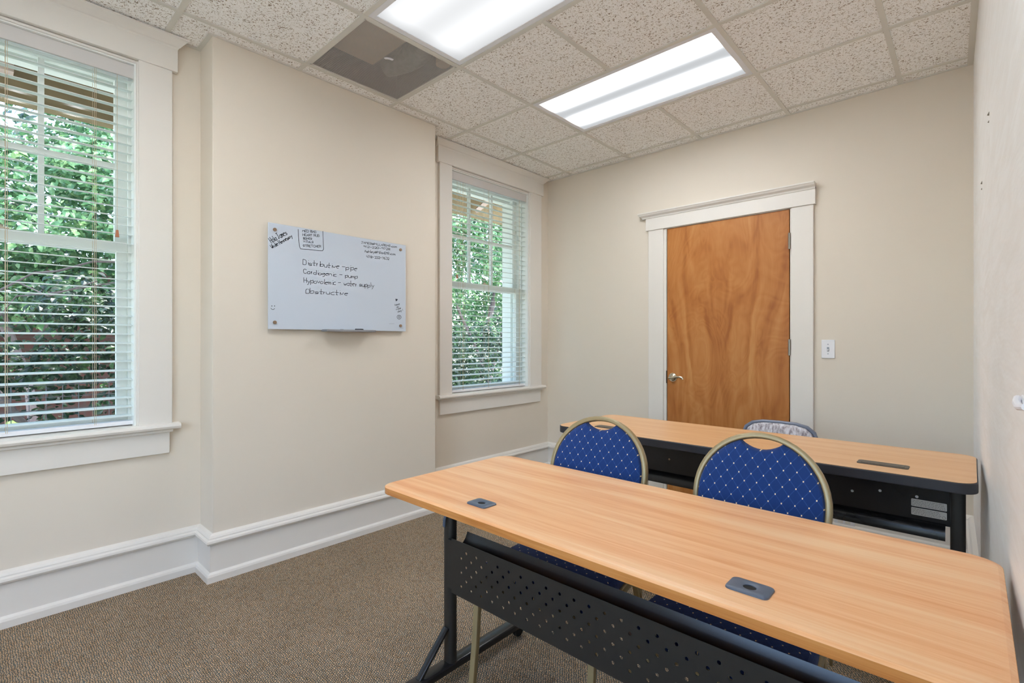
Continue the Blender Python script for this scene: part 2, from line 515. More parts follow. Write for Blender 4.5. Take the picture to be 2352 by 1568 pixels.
def cyl(bm, p0, p1, r, k=20, r2=None):
    p0 = Vector(p0); p1 = Vector(p1)
    t = (p1 - p0).normalized()
    a = t.orthogonal().normalized(); b = t.cross(a)
    r2 = r if r2 is None else r2
    A = [bm.verts.new(p0 + a * math.cos(2 * PI * i / k) * r + b * math.sin(2 * PI * i / k) * r) for i in range(k)]
    C = [bm.verts.new(p1 + a * math.cos(2 * PI * i / k) * r2 + b * math.sin(2 * PI * i / k) * r2) for i in range(k)]
    for i in range(k):
        bm.faces.new((A[i], A[(i + 1) % k], C[(i + 1) % k], C[i]))
    bm.faces.new(A[::-1]); bm.faces.new(C)

def prism(bm, pts, z0, z1):
    a = [bm.verts.new((x, y, z0)) for x, y in pts]
    b = [bm.verts.new((x, y, z1)) for x, y in pts]
    n = len(pts)
    for i in range(n):
        bm.faces.new((a[i], a[(i + 1) % n], b[(i + 1) % n], b[i]))
    bm.faces.new(a[::-1]); bm.faces.new(b)

def rrect(x0, x1, y0, y1, r, k=6):
    out = []
    for cx, cy, a0 in ((x1 - r, y0 + r, -90), (x1 - r, y1 - r, 0), (x0 + r, y1 - r, 90), (x0 + r, y0 + r, 180)):
        for i in range(k + 1):
            a = math.radians(a0 + 90 * i / k)
            out.append((cx + r * math.cos(a), cy + r * math.sin(a)))
    return out

def empty(name, loc=(0, 0, 0), rz=0.0):
    o = bpy.data.objects.new(name, None)
    o.empty_display_size = 0.1
    o.location = loc; o.rotation_euler = (0, 0, rz)
    COL.objects.link(o)
    return o

def tag(o, label=None, cat=None, group=None, kind=None):
    if label: o['label'] = label
    if cat: o['category'] = cat
    if group: o['group'] = group
    if kind: o['kind'] = kind
    return o

def struct(o):
    o['kind'] = 'structure'
    return o

def children(o):
    return [c for c in bpy.data.objects if c.parent == o]

def copy_tree(o, parent=None):
    c = o.copy(); COL.objects.link(c); c.parent = parent
    for ch in children(o):
        copy_tree(ch, c)
    return c

# ------------------------------------------------------------------ room shell
XL, XC, YB = -3.05, -2.85, 3.82         # window wall, chimney face, back wall
CY0, CY1 = 0.83, 2.27                   # chimney breast span
YF = -1.7                               # wall behind the photographer
TH = 0.30
ROOF = 3.25
def rwx(y): return 0.098 - 0.0236 * y    # right wall, slightly out of square

bm = B((XL - TH, 0.35, YF - 0.2, YB + 0.2, -0.12, 0.0))
floor = struct(link('floor', bm, M_carpet))

WZ0, WZ1 = CH - 0.43, CH + 1.39        # window opening heights
W1 = (-0.40, 0.56); W2 = (2.577, 3.537)
segs = []
WO = XL - 0.16   # outer face of the window wall near the openings
for y0, y1 in ((YF - 0.2, W1[0]), (W1[1], W2[0]), (W2[1], YB + 0.2)):
    segs.append((WO, XL, y0, y1, 0, ROOF))
for y0, y1 in (W1, W2):
    segs.append((WO, XL, y0, y1, 0, WZ0))
    segs.append((WO, XL, y0, y1, WZ1, ROOF))
struct(link('wall_left', B(*segs), M_wall))
struct(link('wall_chimney', B((XL, XC, CY0, CY1, 0, CEIL + 0.004)), M_wall, bevel=0.004))
DX0, DX1, DZ = -1.812, -0.918, CH + 0.913
struct(link('wall_back', B((XL, DX0 - 0.02, YB, YB + 0.12, 0, ROOF), (DX1 + 0.02, 0.3, YB, YB + 0.12, 0, ROOF), (DX0 - 0.02, DX1 + 0.02, YB, YB + 0.12, DZ + 0.015, ROOF), (DX0 - 0.02, DX1 + 0.02, YB + 0.10, YB + 0.12, 0, DZ + 0.015)), M_wall))
bm = bmesh.new()
a = [(rwx(YF), YF), (rwx(YF) + 0.12, YF), (rwx(YB) + 0.12, YB), (rwx(YB), YB)]
prism(bm, a, 0, ROOF)
rw = struct(link('wall_right', bm, M_rwall))
FW = (-1.55, -0.15, 0.55, 2.45)       # added window, unseen behind the photographer, lets in fill daylight
struct(link('wall_front', B((XL, FW[0], YF - 0.12, YF, 0, ROOF), (FW[1], 0.3, YF - 0.12, YF, 0, ROOF), (FW[0], FW[1], YF - 0.12, YF, 0, FW[2]), (FW[0], FW[1], YF - 0.12, YF, FW[3], ROOF)), M_rwall))  # unseen wall, given the white finish for extra bounce
w3 = struct(link('window_3', B((FW[0], FW[0] + 0.05, YF - 0.10, YF - 0.05, FW[2], FW[3]), (FW[1] - 0.05, FW[1], YF - 0.10, YF - 0.05, FW[2], FW[3]), (-0.875, -0.825, YF - 0.10, YF - 0.05, FW[2], FW[3]), (FW[0], FW[1], YF - 0.099, YF - 0.051, FW[2], FW[2] + 0.05), (FW[0], FW[1], YF - 0.099, YF - 0.051, FW[3] - 0.05, FW[3])), M_trim))
link('glass_pane', B((FW[0] + 0.04, FW[1] - 0.04, YF - 0.078, YF - 0.074, FW[2] + 0.04, FW[3] - 0.04)), M_glass, w3)
struct(link('roof', B((XL - 0.3, 0.4, YF - 0.3, YB + 0.3, ROOF, ROOF + 0.1)), M_plenum))  # unseen slab added to stop light leaking in above the ceiling
# two nail heads in the right wall
bm = bmesh.new()
for y, z in ((2.316, CH + 0.764), (2.803, CH + 0.729 - 0.08)):
    cyl(bm, (rwx(y) + 0.002, y, z), (rwx(y) - 0.003, y - 0.001, z + 0.002), 0.006, 10)
    cyl(bm, (rwx(y) + 0.002, y + 0.014, z - 0.022), (rwx(y) - 0.002, y + 0.013, z - 0.02), 0.004, 8)
link('nail_mark', bm, M_steel, rw)

# ceiling tiles on a 2 ft grid
GX0, GY0, G = -2.144, 2.4925, 0.6096
ix = [GX0 + G * i for i in range(-1, 4)]
xs = [XL] + ix + [0.20]
iy = [GY0 + G * j for j in range(-6, 3)]
ys = [YF] + iy + [YB]
skip = set()
def cell(i, j): return (i, j)     # lattice index of lower-left corner
FIX = [(0, 0), (0, -2), (0, -4)]
VENT = (-1, -2)
bm = bmesh.new()
gb = 0.006
for a in range(len(xs) - 1):
    for b_ in range(len(ys) - 1):
        x0, x1, y0, y1 = xs[a], xs[a + 1], ys[b_], ys[b_ + 1]
        li = round((x0 - GX0) / G) if a else -9
        lj = round((y0 - GY0) / G) if b_ else -9
        if (li, lj) == VENT: continue
        if any(li in (fi, fi + 1) and lj == fj for fi, fj in FIX): continue
        if a < len(xs) and abs(x1 - (-0.31)) < 1 and y0 < 0 and False: continue
        box(bm, x0 + 0.003, x1 - 0.003, y0 + 0.003, y1 - 0.003, CEIL + 0.004, CEIL + 0.019)
struct(link('ceiling', bm, M_tile))
bm = bmesh.new()
T = 0.012
FX0, FX1 = GX0, GX0 + 2 * G
def gridbar(x0, x1, y0, y1, dz=0.0):
    box(bm, x0, x1, y0, y1, CEIL - 0.002 - dz, CEIL + 0.004)
for x in ix:
    if abs(x - (GX0 + G)) < 0.01:
        cuts = [(YF, GY0 - 4 * G), (GY0 - 3 * G, GY0 - 2 * G), (GY0 - G, GY0), (GY0 + G, YB)]
    else:
        cuts = [(YF, YB)]
    for y0, y1 in cuts:
        gridbar(x - T, x + T, y0, y1, 0.0006)
for y in iy:
    gridbar(XL, 0.17, y - T, y + T)
# wall angle
gridbar(XL, XL + 0.02, YF, CY0, 0.001); gridbar(XL, XL + 0.02, CY1, YB, 0.0012)
gridbar(XL, XC, CY0 - 0.022, CY0, 0.0015); gridbar(XL, XC, CY1, CY1 + 0.02, 0.0015)
gridbar(XC, XC + 0.012, CY0 - 0.022, CY1 + 0.02, 0.0018)
gridbar(XL, 0.02, YB - 0.012, YB, 0.0022)
v0 = [(rwx(YF) - 0.026, YF), (rwx(YF), YF), (rwx(YB), YB), (rwx(YB) - 0.026, YB)]
prism(bm, v0, CEIL - 0.005, CEIL + 0.004)
struct(link('trim_1', bm, M_grid))

# baseboard swept round the room
BASE = [(0, 0), (0.034, 0), (0.034, 0.030), (0.030, 0.040), (0.020, 0.046), (0.016, 0.048), (0.016, 0.185), (0.030, 0.190), (0.036, 0.200), (0.034, 0.210), (0.024, 0.216), (0.024, 0.222), (0.018, 0.232), (0.006, 0.238), (0, 0.240)]
def baseboard(name, path):
    bm = bmesh.new()
    # offset section to the right of travel
    sweep(bm, [(x, y, 0) for x, y in path], [(s, q) for s, q in BASE])
    return struct(link(name, bm, M_trim))
baseboard('baseboard_left', [(XL, YF), (XL, CY0), (XC, CY0), (XC, CY1), (XL, CY1), (XL, YB), (-1.975, YB)])
baseboard('baseboard_back', [(-0.765, YB), (rwx(YB), YB), (rwx(YF), YF), (XL, YF)])

# ------------------------------------------------------------------ door
door = struct(empty('door_1', ((DX0 + DX1) / 2, YB, 0)))
dw = (DX1 - DX0) / 2
leaf = link('door_leaf', B((-dw + 0.004, dw - 0.004, -0.012, 0.031, 0.012, DZ - 0.004)), M_door, door, bevel=0.002)
for z in (CH + 0.69, CH - 0.04, CH - 0.98):
    bm = bmesh.new()
    cyl(bm, (dw - 0.001, -0.020, z - 0.055), (dw - 0.001, -0.020, z + 0.055), 0.0075, 10)
    box(bm, dw - 0.008, dw + 0.002, -0.014, -0.010, z - 0.05, z + 0.05)
    link('hinge', bm, M_steel, door, smooth=True)
lx, lz = -1.758 - (DX0 + DX1) / 2, CH - 0.286
bm = bmesh.new()
cyl(bm, (lx, -0.011, lz), (lx, -0.021, lz), 0.034, 28)
cyl(bm, (lx, -0.021, lz), (lx, -0.031, lz), 0.030, 28, 0.018)
h = link('door_handle', bm, M_nickel, door, smooth=True)
bm = bmesh.new()
cyl(bm, (lx, -0.027, lz), (lx, -0.072, lz), 0.011, 14)
pp = [(lx - 0.012, -0.072, lz - 0.004), (lx + 0.02, -0.077, lz - 0.004), (lx + 0.05, -0.077, lz + 0.006), (lx + 0.08, -0.075, lz + 0.008), (lx + 0.098, -0.073, lz + 0.004), (lx + 0.104, -0.071, lz - 0.010)]
sweep(bm, pp, [(s * 0.6, q) for s, q in circ(0.008, 10)])
link('lever', bm, M_nickel, h, smooth=True)
link('strike_plate', B((-dw - 0.006, -dw + 0.002, -0.0135, -0.008, lz - 0.05, lz + 0.05)), M_bronze, door)
# casing
CZ = CH + 0.915
bm = B((-1.970, -1.838, YB - 0.022, YB, 0, CZ), (-0.908, -0.775, YB - 0.022, YB, 0, CZ))
dc = struct(link('trim_2', bm, M_trim, bevel=0.003))
link('jamb', B((-1.845, -1.814, YB - 0.012, YB + 0.09, 0, CZ - 0.002), (-0.916, -0.885, YB - 0.012, YB + 0.09, 0, CZ - 0.002), (-1.814, -0.916, YB - 0.012, YB + 0.09, CZ - 0.004, CZ - 0.0005)), M_trim, dc)
link('head_board', B((-1.990, -0.762, YB - 0.030, YB, CZ, CZ + 0.115)), M_trim, dc, bevel=0.002)
def crown_section():
    return [(0, 0), (0.034, 0), (0.036, 0.006), (0.040, 0.012), (0.046, 0.016), (0.054, 0.022), (0.062, 0.034), (0.066, 0.036), (0.066, 0.044), (0, 0.044)]
bm = bmesh.new()
sweep(bm, [(-1.990, YB, CZ + 0.100), (-1.990, YB - 0.0005, CZ + 0.100), (-1.9899, YB - 0.001, CZ + 0.1), (-1.96, YB - 0.001, CZ + 0.100), (-0.79, YB - 0.001, CZ + 0.100), (-0.762, YB - 0.001, CZ + 0.1)], crown_section())
link('crown', bm, M_trim, dc)

# light switch
sw = empty('light_switch', (-0.6935, YB, CH - 0.05))
tag(sw, 'white toggle light switch plate on the beige wall right of the wooden door', 'light switch')
link('cover_plate', B((-0.038, 0.038, -0.007, 0, -0.061, 0.061)), M_white, sw, bevel=0.003)
bm = B((-0.006, 0.006, -0.009, -0.006, -0.013, 0.013))
link('toggle_slot', bm, M_inkgrey, sw)
mt = Matrix.Rotation(math.radians(28), 4, 'X')
bm = bmesh.new(); box(bm, -0.0045, 0.0045, -0.018, -0.004, -0.008, 0.004, mt)
link('toggle', bm, M_white, sw, bevel=0.001)
for z in (-0.031, 0.031):
    bm = bmesh.new(); cyl(bm, (0, -0.0065, z), (0, -0.0085, z), 0.0035, 12); link('screw', bm, M_inkgrey, sw)

# outlet on the baseboard behind the tables
ol = empty('outlet_plate', (-0.602, YB - 0.016, CH - 1.153))
tag(ol, 'small white horizontal outlet plate on the baseboard behind the back table', 'outlet')
link('cover_plate', B((-0.057, 0.057, -0.006, 0, -0.035, 0.035)), M_white, ol, bevel=0.003)
for x in (-0.02, 0.02):
    link('socket', B((x - 0.014, x + 0.014, -0.008, -0.005, -0.016, 0.016)), M_trim, ol, bevel=0.004)

# pale hook on the right wall
hk = empty('wall_hook', (rwx(1.255), 1.255, CH - 0.106))
tag(hk, 'small pale plastic hook on the white right-hand wall above the front table', 'hook')
bm = bmesh.new(); box(bm, -0.003, 0.002, -0.09, 0.030, -0.010, 0.010)
link('base', bm, M_white, hk, bevel=0.003)
bm = bmesh.new(); sweep(bm, [(-0.002, -0.06, -0.004), (-0.009, -0.04, -0.006), (-0.010, 0.00, -0.002), (-0.007, 0.030, 0.003)], circ(0.006, 10))
link('prong', bm, M_white, hk, smooth=True)

# ------------------------------------------------------------------ windows
XU, XLW = -3.210, -3.165       # planes of the upper and lower sash
def window(n, y0, y1, tn):
    win = struct(empty('window_%d' % n, (XL, (y0 + y1) / 2, 0)))
    c = (y0 + y1) / 2; hw = (y1 - y0) / 2
    X = lambda x: x - XL
    # jamb liner
    h1 = hw - 0.018
    link('window_frame', B((X(-3.36), 0.0, -hw - 0.002, -h1, WZ0, WZ1), (X(-3.36), 0.0, h1, hw + 0.002, WZ0, WZ1),
                           (X(-3.36), 0.0, -h1, h1, WZ1 - 0.018, WZ1), (X(-3.36), X(-3.12), -h1, h1, WZ0 - 0.03, WZ0 + 0.009),
                           (X(-3.355), X(-3.245), -h1, -h1 + 0.027, WZ0 + 0.009, WZ1 - 0.018), (X(-3.355), X(-3.245), h1 - 0.027, h1, WZ0 + 0.009, WZ1 - 0.018), (X(-3.354), X(-3.246), -h1 + 0.027, h1 - 0.027, WZ1 - 0.07, WZ1 - 0.018),
                           (X(-3.145), X(-3.125), -h1, -h1 + 0.012, WZ0 + 0.009, WZ1 - 0.018), (X(-3.145), X(-3.125), h1 - 0.012, h1, WZ0 + 0.009, WZ1 - 0.018)), M_sash, win)
    zm = CH + 0.475
    zl = zm - 0.025; zu = zm + 0.025
    st = 0.055
    def sash(name, x, z0, z1, bot, top):
        g = hw - 0.018
        xs0, xs1 = X(x) - 0.018, X(x) + 0.018
        return link(name, B((xs0, xs1, -g, -g + st, z0, z1), (xs0, xs1, g - st, g, z0, z1), (xs0 + 0.0005, xs1 - 0.0005, -g + st, g - st, z0, z0 + bot), (xs0 + 0.0005, xs1 - 0.0005, -g + st, g - st, z1 - top, z1)), M_sash, win)
    us = sash('upper_sash', XU, zl, WZ1 - 0.01, 0.05, 0.055)
    g = hw - 0.018 - st
    gz0, gz1 = zl + 0.05, WZ1 - 0.065
    mb = [(X(XU) - 0.012, X(XU) + 0.012, -g + 2 * g * k / 3 - 0.011, -g + 2 * g * k / 3 + 0.011, gz0, gz1) for k in (1, 2)]
    mz = CH + 0.892
    mb.append((X(XU) - 0.0125, X(XU) + 0.0125, -g, g, mz - 0.011, mz + 0.011))
    link('muntin', B(*mb), M_sash, us)
    link('glass_pane', B((X(XU) - 0.002, X(XU) + 0.001, -g, g, gz0, gz1)), M_glass, us)
    ls = sash('lower_sash', XLW, WZ0 + 0.01, zu, 0.05, 0.045)
    link('glass_pane', B((X(XLW) - 0.002, X(XLW) + 0.001, -g, g, WZ0 + 0.06, zu - 0.045)), M_glass, ls)
    bm = bmesh.new(); cyl(bm, (X(XLW) + 0.005, 0, zu), (X(XLW) + 0.005, 0, zu + 0.018), 0.014, 14); box(bm, X(XLW) - 0.005, X(XLW) + 0.02, -0.03, 0.03, zu, zu + 0.007)
    link('sash_lock', bm, M_nickel, ls)
    # casing, stool and apron
    yl, yr = y0 - 0.135, y1 + 0.138
    if n == 2: yl = y0 - 0.123; yr = y1 + 0.160
    t = struct(empty('trim_%d' % tn, (XL, c, 0)))
    hz = CH + 1.405
    link('side_casing', B((0, 0.022, yl - c, y0 + 0.004 - c, WZ0 + 0.01, hz), (0, 0.022, y1 - 0.004 - c, yr - c, WZ0 + 0.01, hz)), M_trim, t, bevel=0.003)
    link('stop_bead', B((-0.02, 0.010, y0 - c, y0 + 0.012 - c, WZ0, WZ1), (-0.02, 0.010, y1 - 0.012 - c, y1 - c, WZ0, WZ1), (-0.02, 0.0095, y0 + 0.012 - c, y1 - 0.012 - c, WZ1 - 0.012, WZ1)), M_trim, t, bevel=0.003)
    link('head_board', B((0, 0.030, yl - 0.02 - c, yr + 0.022 - c, hz - 0.012 + 0.0, CEIL - 0.05)), M_trim, t, bevel=0.002)
    bm = bmesh.new()
    ye = yr + 0.022
    sec = [(0, 0), (0.030, 0), (0.034, 0.008), (0.040, 0.012), (0.050, 0.024), (0.066, 0.040), (0.072, 0.044), (0.072, 0.0515), (0, 0.0515)]
    z = CEIL - 0.055
    A = [bm.verts.new((s, yl - 0.02 - c - max(0, s - 0.03), z + q)) for s, q in sec]
    Bv = [bm.verts.new((s, ye - c + max(0, s - 0.03), z + q)) for s, q in sec]
    A[0].co.y = A[1].co.y; k = len(sec)
    for i in range(k):
        bm.faces.new((A[i], A[(i + 1) % k], Bv[(i + 1) % k], Bv[i]))
    bm.faces.new(A[::-1]); bm.faces.new(Bv)
    link('crown', bm, M_trim, t)
    bm = bmesh.new()
    zs = WZ0 + 0.012
    prof = [(-0.12, zs - 0.03), (0.045, zs - 0.03), (0.054, zs - 0.025), (0.058, zs - 0.015), (0.054, zs - 0.005), (0.045, zs), (-0.12, zs)]
    ya = yl - 0.026 - c; yb = yr + 0.03 - c
    A = [bm.verts.new((s, ya if s >= 0 else y0 + 0.001 - c, q)) for s, q in prof]
    # front strip across full width, back strip inside the opening
    bm.clear()
    fr = [(0.0, zs - 0.03)] + prof[1:6] + [(0.0, zs)]
    A = [bm.verts.new((s, ya, q)) for s, q in fr]; Bv = [bm.verts.new((s, yb, q)) for s, q in fr]
    for i in range(len(fr)):
        bm.faces.new((A[i], A[(i + 1) % len(fr)], Bv[(i + 1) % len(fr)], Bv[i]))
    bm.faces.new(A[::-1]); bm.faces.new(Bv)
    box(bm, -0.10, 0.0, y0 - c, y1 - c, zs - 0.028, zs - 0.0005)
    link('stool', bm, M_trim, t, smooth=True)
    bm = bmesh.new()
    box(bm, 0, 0.020, yl + 0.004 - c, yr - 0.012 - c, CH - 0.572, zs - 0.030)
    box(bm, 0, 0.034, yl - 0.0 - c, yr - 0.0 - c, zs - 0.045, zs - 0.030)
    link('apron', bm, M_trim, t, bevel=0.002)
    return win
window(1, W1[0], W1[1], 3)
window(2, W2[0], W2[1], 4)

def blind(y0, y1, label, tassel, cords, extra):
    c = (y0 + y1) / 2; hw = (y1 - y0) / 2 - 0.014
    e = empty('window_blind', (XL - 0.055, c, 0))
    tag(e, label, 'window blind', 'horizontal slat blinds in the two windows')
    zt = CH + 1.372
    link('headrail', B((-0.03, 0.026, -hw, hw, zt - 0.045, zt)), M_white, e)
    link('valance', B((0.028, 0.040, -hw - 0.008, hw + 0.008, zt - 0.066, zt), (0.0, 0.028, hw - 0.002, hw + 0.008, zt - 0.066, zt), (0.0, 0.028, -hw - 0.008, -hw + 0.002, zt - 0.066, zt)), M_val, e, bevel=0.002)
    bm = bmesh.new()
    zb = WZ0 + 0.030
    top = zt - 0.075
    n = int((top - zb - 0.02) / 0.0445)
    tl = math.radians(7)
    for i in range(n + 1):
        z = zb + 0.03 + (top - zb - 0.03) * i / n
        pts = []
        for k in range(5):
            s = (k / 4 - 0.5) * 0.050
            bow = 0.0018 * (1 - (2 * k / 4 - 1) ** 2)
            pts.append((s * math.cos(tl), z - s * math.sin(tl) + bow))
        th = 0.0028
        ys2 = (-hw, hw)
        up = [[bm.verts.new((x, y, q + th)) for x, q in pts] for y in ys2]
        dn = [[bm.verts.new((x, y, q)) for x, q in pts] for y in ys2]
        for k in range(4):
            bm.faces.new((up[0][k], up[0][k + 1], up[1][k + 1], up[1][k]))
            bm.faces.new((dn[0][k], dn[1][k], dn[1][k + 1], dn[0][k + 1]))
            for s in (0, 1):
                bm.faces.new((up[s][k], up[s][k + 1], dn[s][k + 1], dn[s][k]))
        for k in (0, 4):
            bm.faces.new((up[0][k], up[1][k], dn[1][k], dn[0][k]))
    link('slats', bm, M_slat, e)
    link('bottom_rail', B((-0.025, 0.025, -hw, hw, zb - 0.014, zb + 0.006)), M_white, e, bevel=0.003)
    for y in cords:
        bm = bmesh.new()
        for x in (-0.027, 0.027):
            cyl(bm, (x, y - c, zb), (x, y - c, zt - 0.05), 0.0009, 6)
        cyl(bm, (0.029, y - c + 0.006, zb), (0.029, y - c + 0.006, zt - 0.05), 0.0008, 6)
        link('ladder_cord', bm, M_cord, e)
    for y, z in tassel:
        bm = bmesh.new()
        cyl(bm, (0.034, y - c, z), (0.034, y - c, zt - 0.06), 0.0010, 6)
        lc = link('lift_cord', bm, M_cord, e)
        bm = bmesh.new()
        cyl(bm, (0.034, y - c, z - 0.034), (0.034, y - c, z), 0.0085, 12, 0.005)
        link('tassel', bm, M_tassel, lc, smooth=True)
    for y, z in extra:
        bm = bmesh.new()
        cyl(bm, (0.034, y - c, z), (0.036, y - c, zt - 0.06), 0.0009, 6)
        link('lift_cord', bm, M_cord, e)
    return e
blind(W1[0], W1[1], 'open white slatted blind in the large left-hand window', [(0.478, CH + 0.545)], [-0.23, 0.095, 0.393], [])
blind(W2[0], W2[1], 'open white slatted blind in the far window beside the back corner', [(2.668, CH + 0.545)], [2.735, 3.03, 3.43], [(2.70, CH - 0.35), (2.752, CH - 0.33)])

# ------------------------------------------------------------------ ceiling fixtures and vent
def fixture(fi, fj, mat, label):
    x0, y0 = GX0 + G * fi, GY0 + G * fj
    e = empty('ceiling_light', (x0 + G, y0 + G / 2, CEIL))
    tag(e, label, 'ceiling light', 'fluorescent troffers in the suspended ceiling')
    X, Y = G - 0.013, G / 2 - 0.013
    f = 0.030
    link('frame', B((-X, X, -Y, -Y + f, 0.0, 0.008), (-X, X, Y - f, Y, 0.0, 0.008), (-X, -X + f, -Y + f, Y - f, 0.0, 0.008), (X - f, X, -Y + f, Y - f, 0.0, 0.008)), M_white, e, bevel=0.0015)
    link('lens', B((-X + f, X - f, -Y + f, Y - f, 0.0035, 0.006)), mat, e)
    link('housing', B((-X, X, -Y, Y, 0.09, 0.10), (-X, X, -Y, -Y + 0.002, 0.008, 0.09), (-X, X, Y - 0.002, Y, 0.008, 0.09), (-X, -X + 0.002, -Y, Y, 0.008, 0.09), (X - 0.002, X, -Y, Y, 0.008, 0.09)), M_white, e)
    return e
fixture(0, 0, M_lens, 'brightly lit white ceiling light panel nearest the wooden door')
fixture(0, -2, M_lens1, 'paler ceiling light panel beside the dark perforated vent')
fixture(0, -4, M_lens, 'added ceiling light panel overhead, out of view, nearest the photographer')  # third fixture added out of view to help light the room

vx, vy = GX0 - G / 2, GY0 - 1.5 * G
v = empty('ceiling_vent', (vx, vy, CEIL))
tag(v, 'square dark perforated return air vent in the ceiling over the chimney breast', 'ceiling vent')
X = G / 2 - 0.012
link('frame', B((-X, X, -X, -X + 0.010, 0.0, 0.006), (-X, X, X - 0.010, X, 0.0, 0.006), (-X, -X + 0.010, -X, X, 0.0, 0.006), (X - 0.010, X, -X, X, 0.0, 0.006)), M_grid, v)
bm = bmesh.new()
bm.faces.new([bm.verts.new(p) for p in ((-X, -X, 0.003), (X, -X, 0.003), (X, X, 0.003), (-X, X, 0.003))])
link('perforated_face', bm, M_perf, v)
H = 0.34
link('plenum_box', B((-X, X, -X, X, H, H + 0.004), (-X, -X + 0.003, -X, X, 0.008, H), (X - 0.003, X, -X, X, 0.008, H), (-X + 0.003, X - 0.003, -X, -X + 0.003, 0.008, H), (-X + 0.003, X - 0.003, X - 0.003, X, 0.008, H)), M_plenum, v)
link('duct_box', B((-X + 0.17, X - 0.004, -X + 0.004, -X + 0.30, 0.05, 0.20)), M_duct, v, bevel=0.006)
bm = bmesh.new()
pts = [(-0.22 + 0.02 * k, 0.16 + 0.06 * math.sin(k * 0.16), 0.16) for k in range(22)]
sweep(bm, pts, circ(0.075, 18))
link('flexible_duct', bm, M_flex, v, smooth=True)
bm = bmesh.new(); cyl(bm, (0.24, 0.235, 0.010), (0.24, 0.235, 0.05), 0.040, 24)
link('junction_cover', bm, M_duct, v, smooth=True)
bm = bmesh.new()
a0 = [(-2.375 - vx - 0.012 + 0.045 * math.sin(t) , 1.55 - vy + 0.025 - 0.03 * math.cos(t * 1.2), -0.004) for t in (-0.6, -0.3, 0, 0.3, 0.6)]
sweep(bm, [(-2.377 - vx, 1.540 - vy, -0.003), (-2.362 - vx, 1.546 - vy, -0.005), (-2.355 - vx, 1.560 - vy, -0.005), (-2.356 - vx, 1.578 - vy, -0.003)], rect(0.012, 0.005))
link('pull_tab', bm, M_white, v)

# ------------------------------------------------------------------ whiteboard with handwriting
BX = XC + 0.028        # front face of the glass
BY0, BY1 = 1.093, 1.993
BZ0, BZ1 = CH + 0.068, CH + 0.652
wb_ = empty('whiteboard', (XC, (BY0 + BY1) / 2, (BZ0 + BZ1) / 2))
tag(wb_, 'frameless white glass board with black handwriting, hung on the chimney breast', 'whiteboard')
oc = Vector((XC, (BY0 + BY1) / 2, (BZ0 + BZ1) / 2))
link('glass_panel', B((BX - XC - 0.006, BX - XC, -0.45, 0.45, -0.292, 0.292)), M_board, wb_, bevel=0.0015)
for y in (1.127, 1.949):
    for z in (CH + 0.616, CH + 0.1055):
        bm = bmesh.new()
        cyl(bm, (0.0006, y - oc.y, z - oc.z), (BX - XC + 0.006, y - oc.y, z - oc.z), 0.0095, 20)
        link('standoff', bm, M_standoff, wb_, smooth=True)
tr = empty('pen_tray', (0, 0, 0)); bpy.data.objects.remove(tr)
ty0, ty1 = 1.405 - oc.y, 1.722 - oc.y
tz = -0.292
ptr = link('pen_tray', B((0.006, 0.085, ty0, ty1, tz - 0.008, tz - 0.004), (0.081, 0.085, ty0, ty1, tz - 0.004, tz + 0.004), (0.006, 0.020, ty0, ty1, tz - 0.004, tz + 0.01), (0.02, 0.085, ty0 - 0.004, ty0 + 0.003, tz - 0.009, tz + 0.004), (0.02, 0.085, ty1 - 0.003, ty1 + 0.004, tz - 0.009, tz + 0.004)), M_tray, wb_, bevel=0.0008)
def marker(y, ln, label, r=0.007):
    e = empty('marker_pen', (XC + 0.055, y, BZ0 - 0.004 + r))
    tag(e, label, 'marker', 'dry erase markers on the board tray')
    bm = bmesh.new(); cyl(bm, (0, -ln / 2, 0), (0, ln * 0.12, 0), r, 14); link('barrel', bm, M_ink, e, smooth=True)
    bm = bmesh.new(); cyl(bm, (0, ln * 0.12, 0), (0, ln / 2, 0), r * 1.05, 14, r * 0.9); link('cap', bm, M_dark, e, smooth=True)
marker(1.628, 0.052, 'longer dark marker lying on the right half of the board tray', 0.0075)
marker(1.512, 0.022, 'short dark marker stub lying near the middle of the board tray', 0.005)

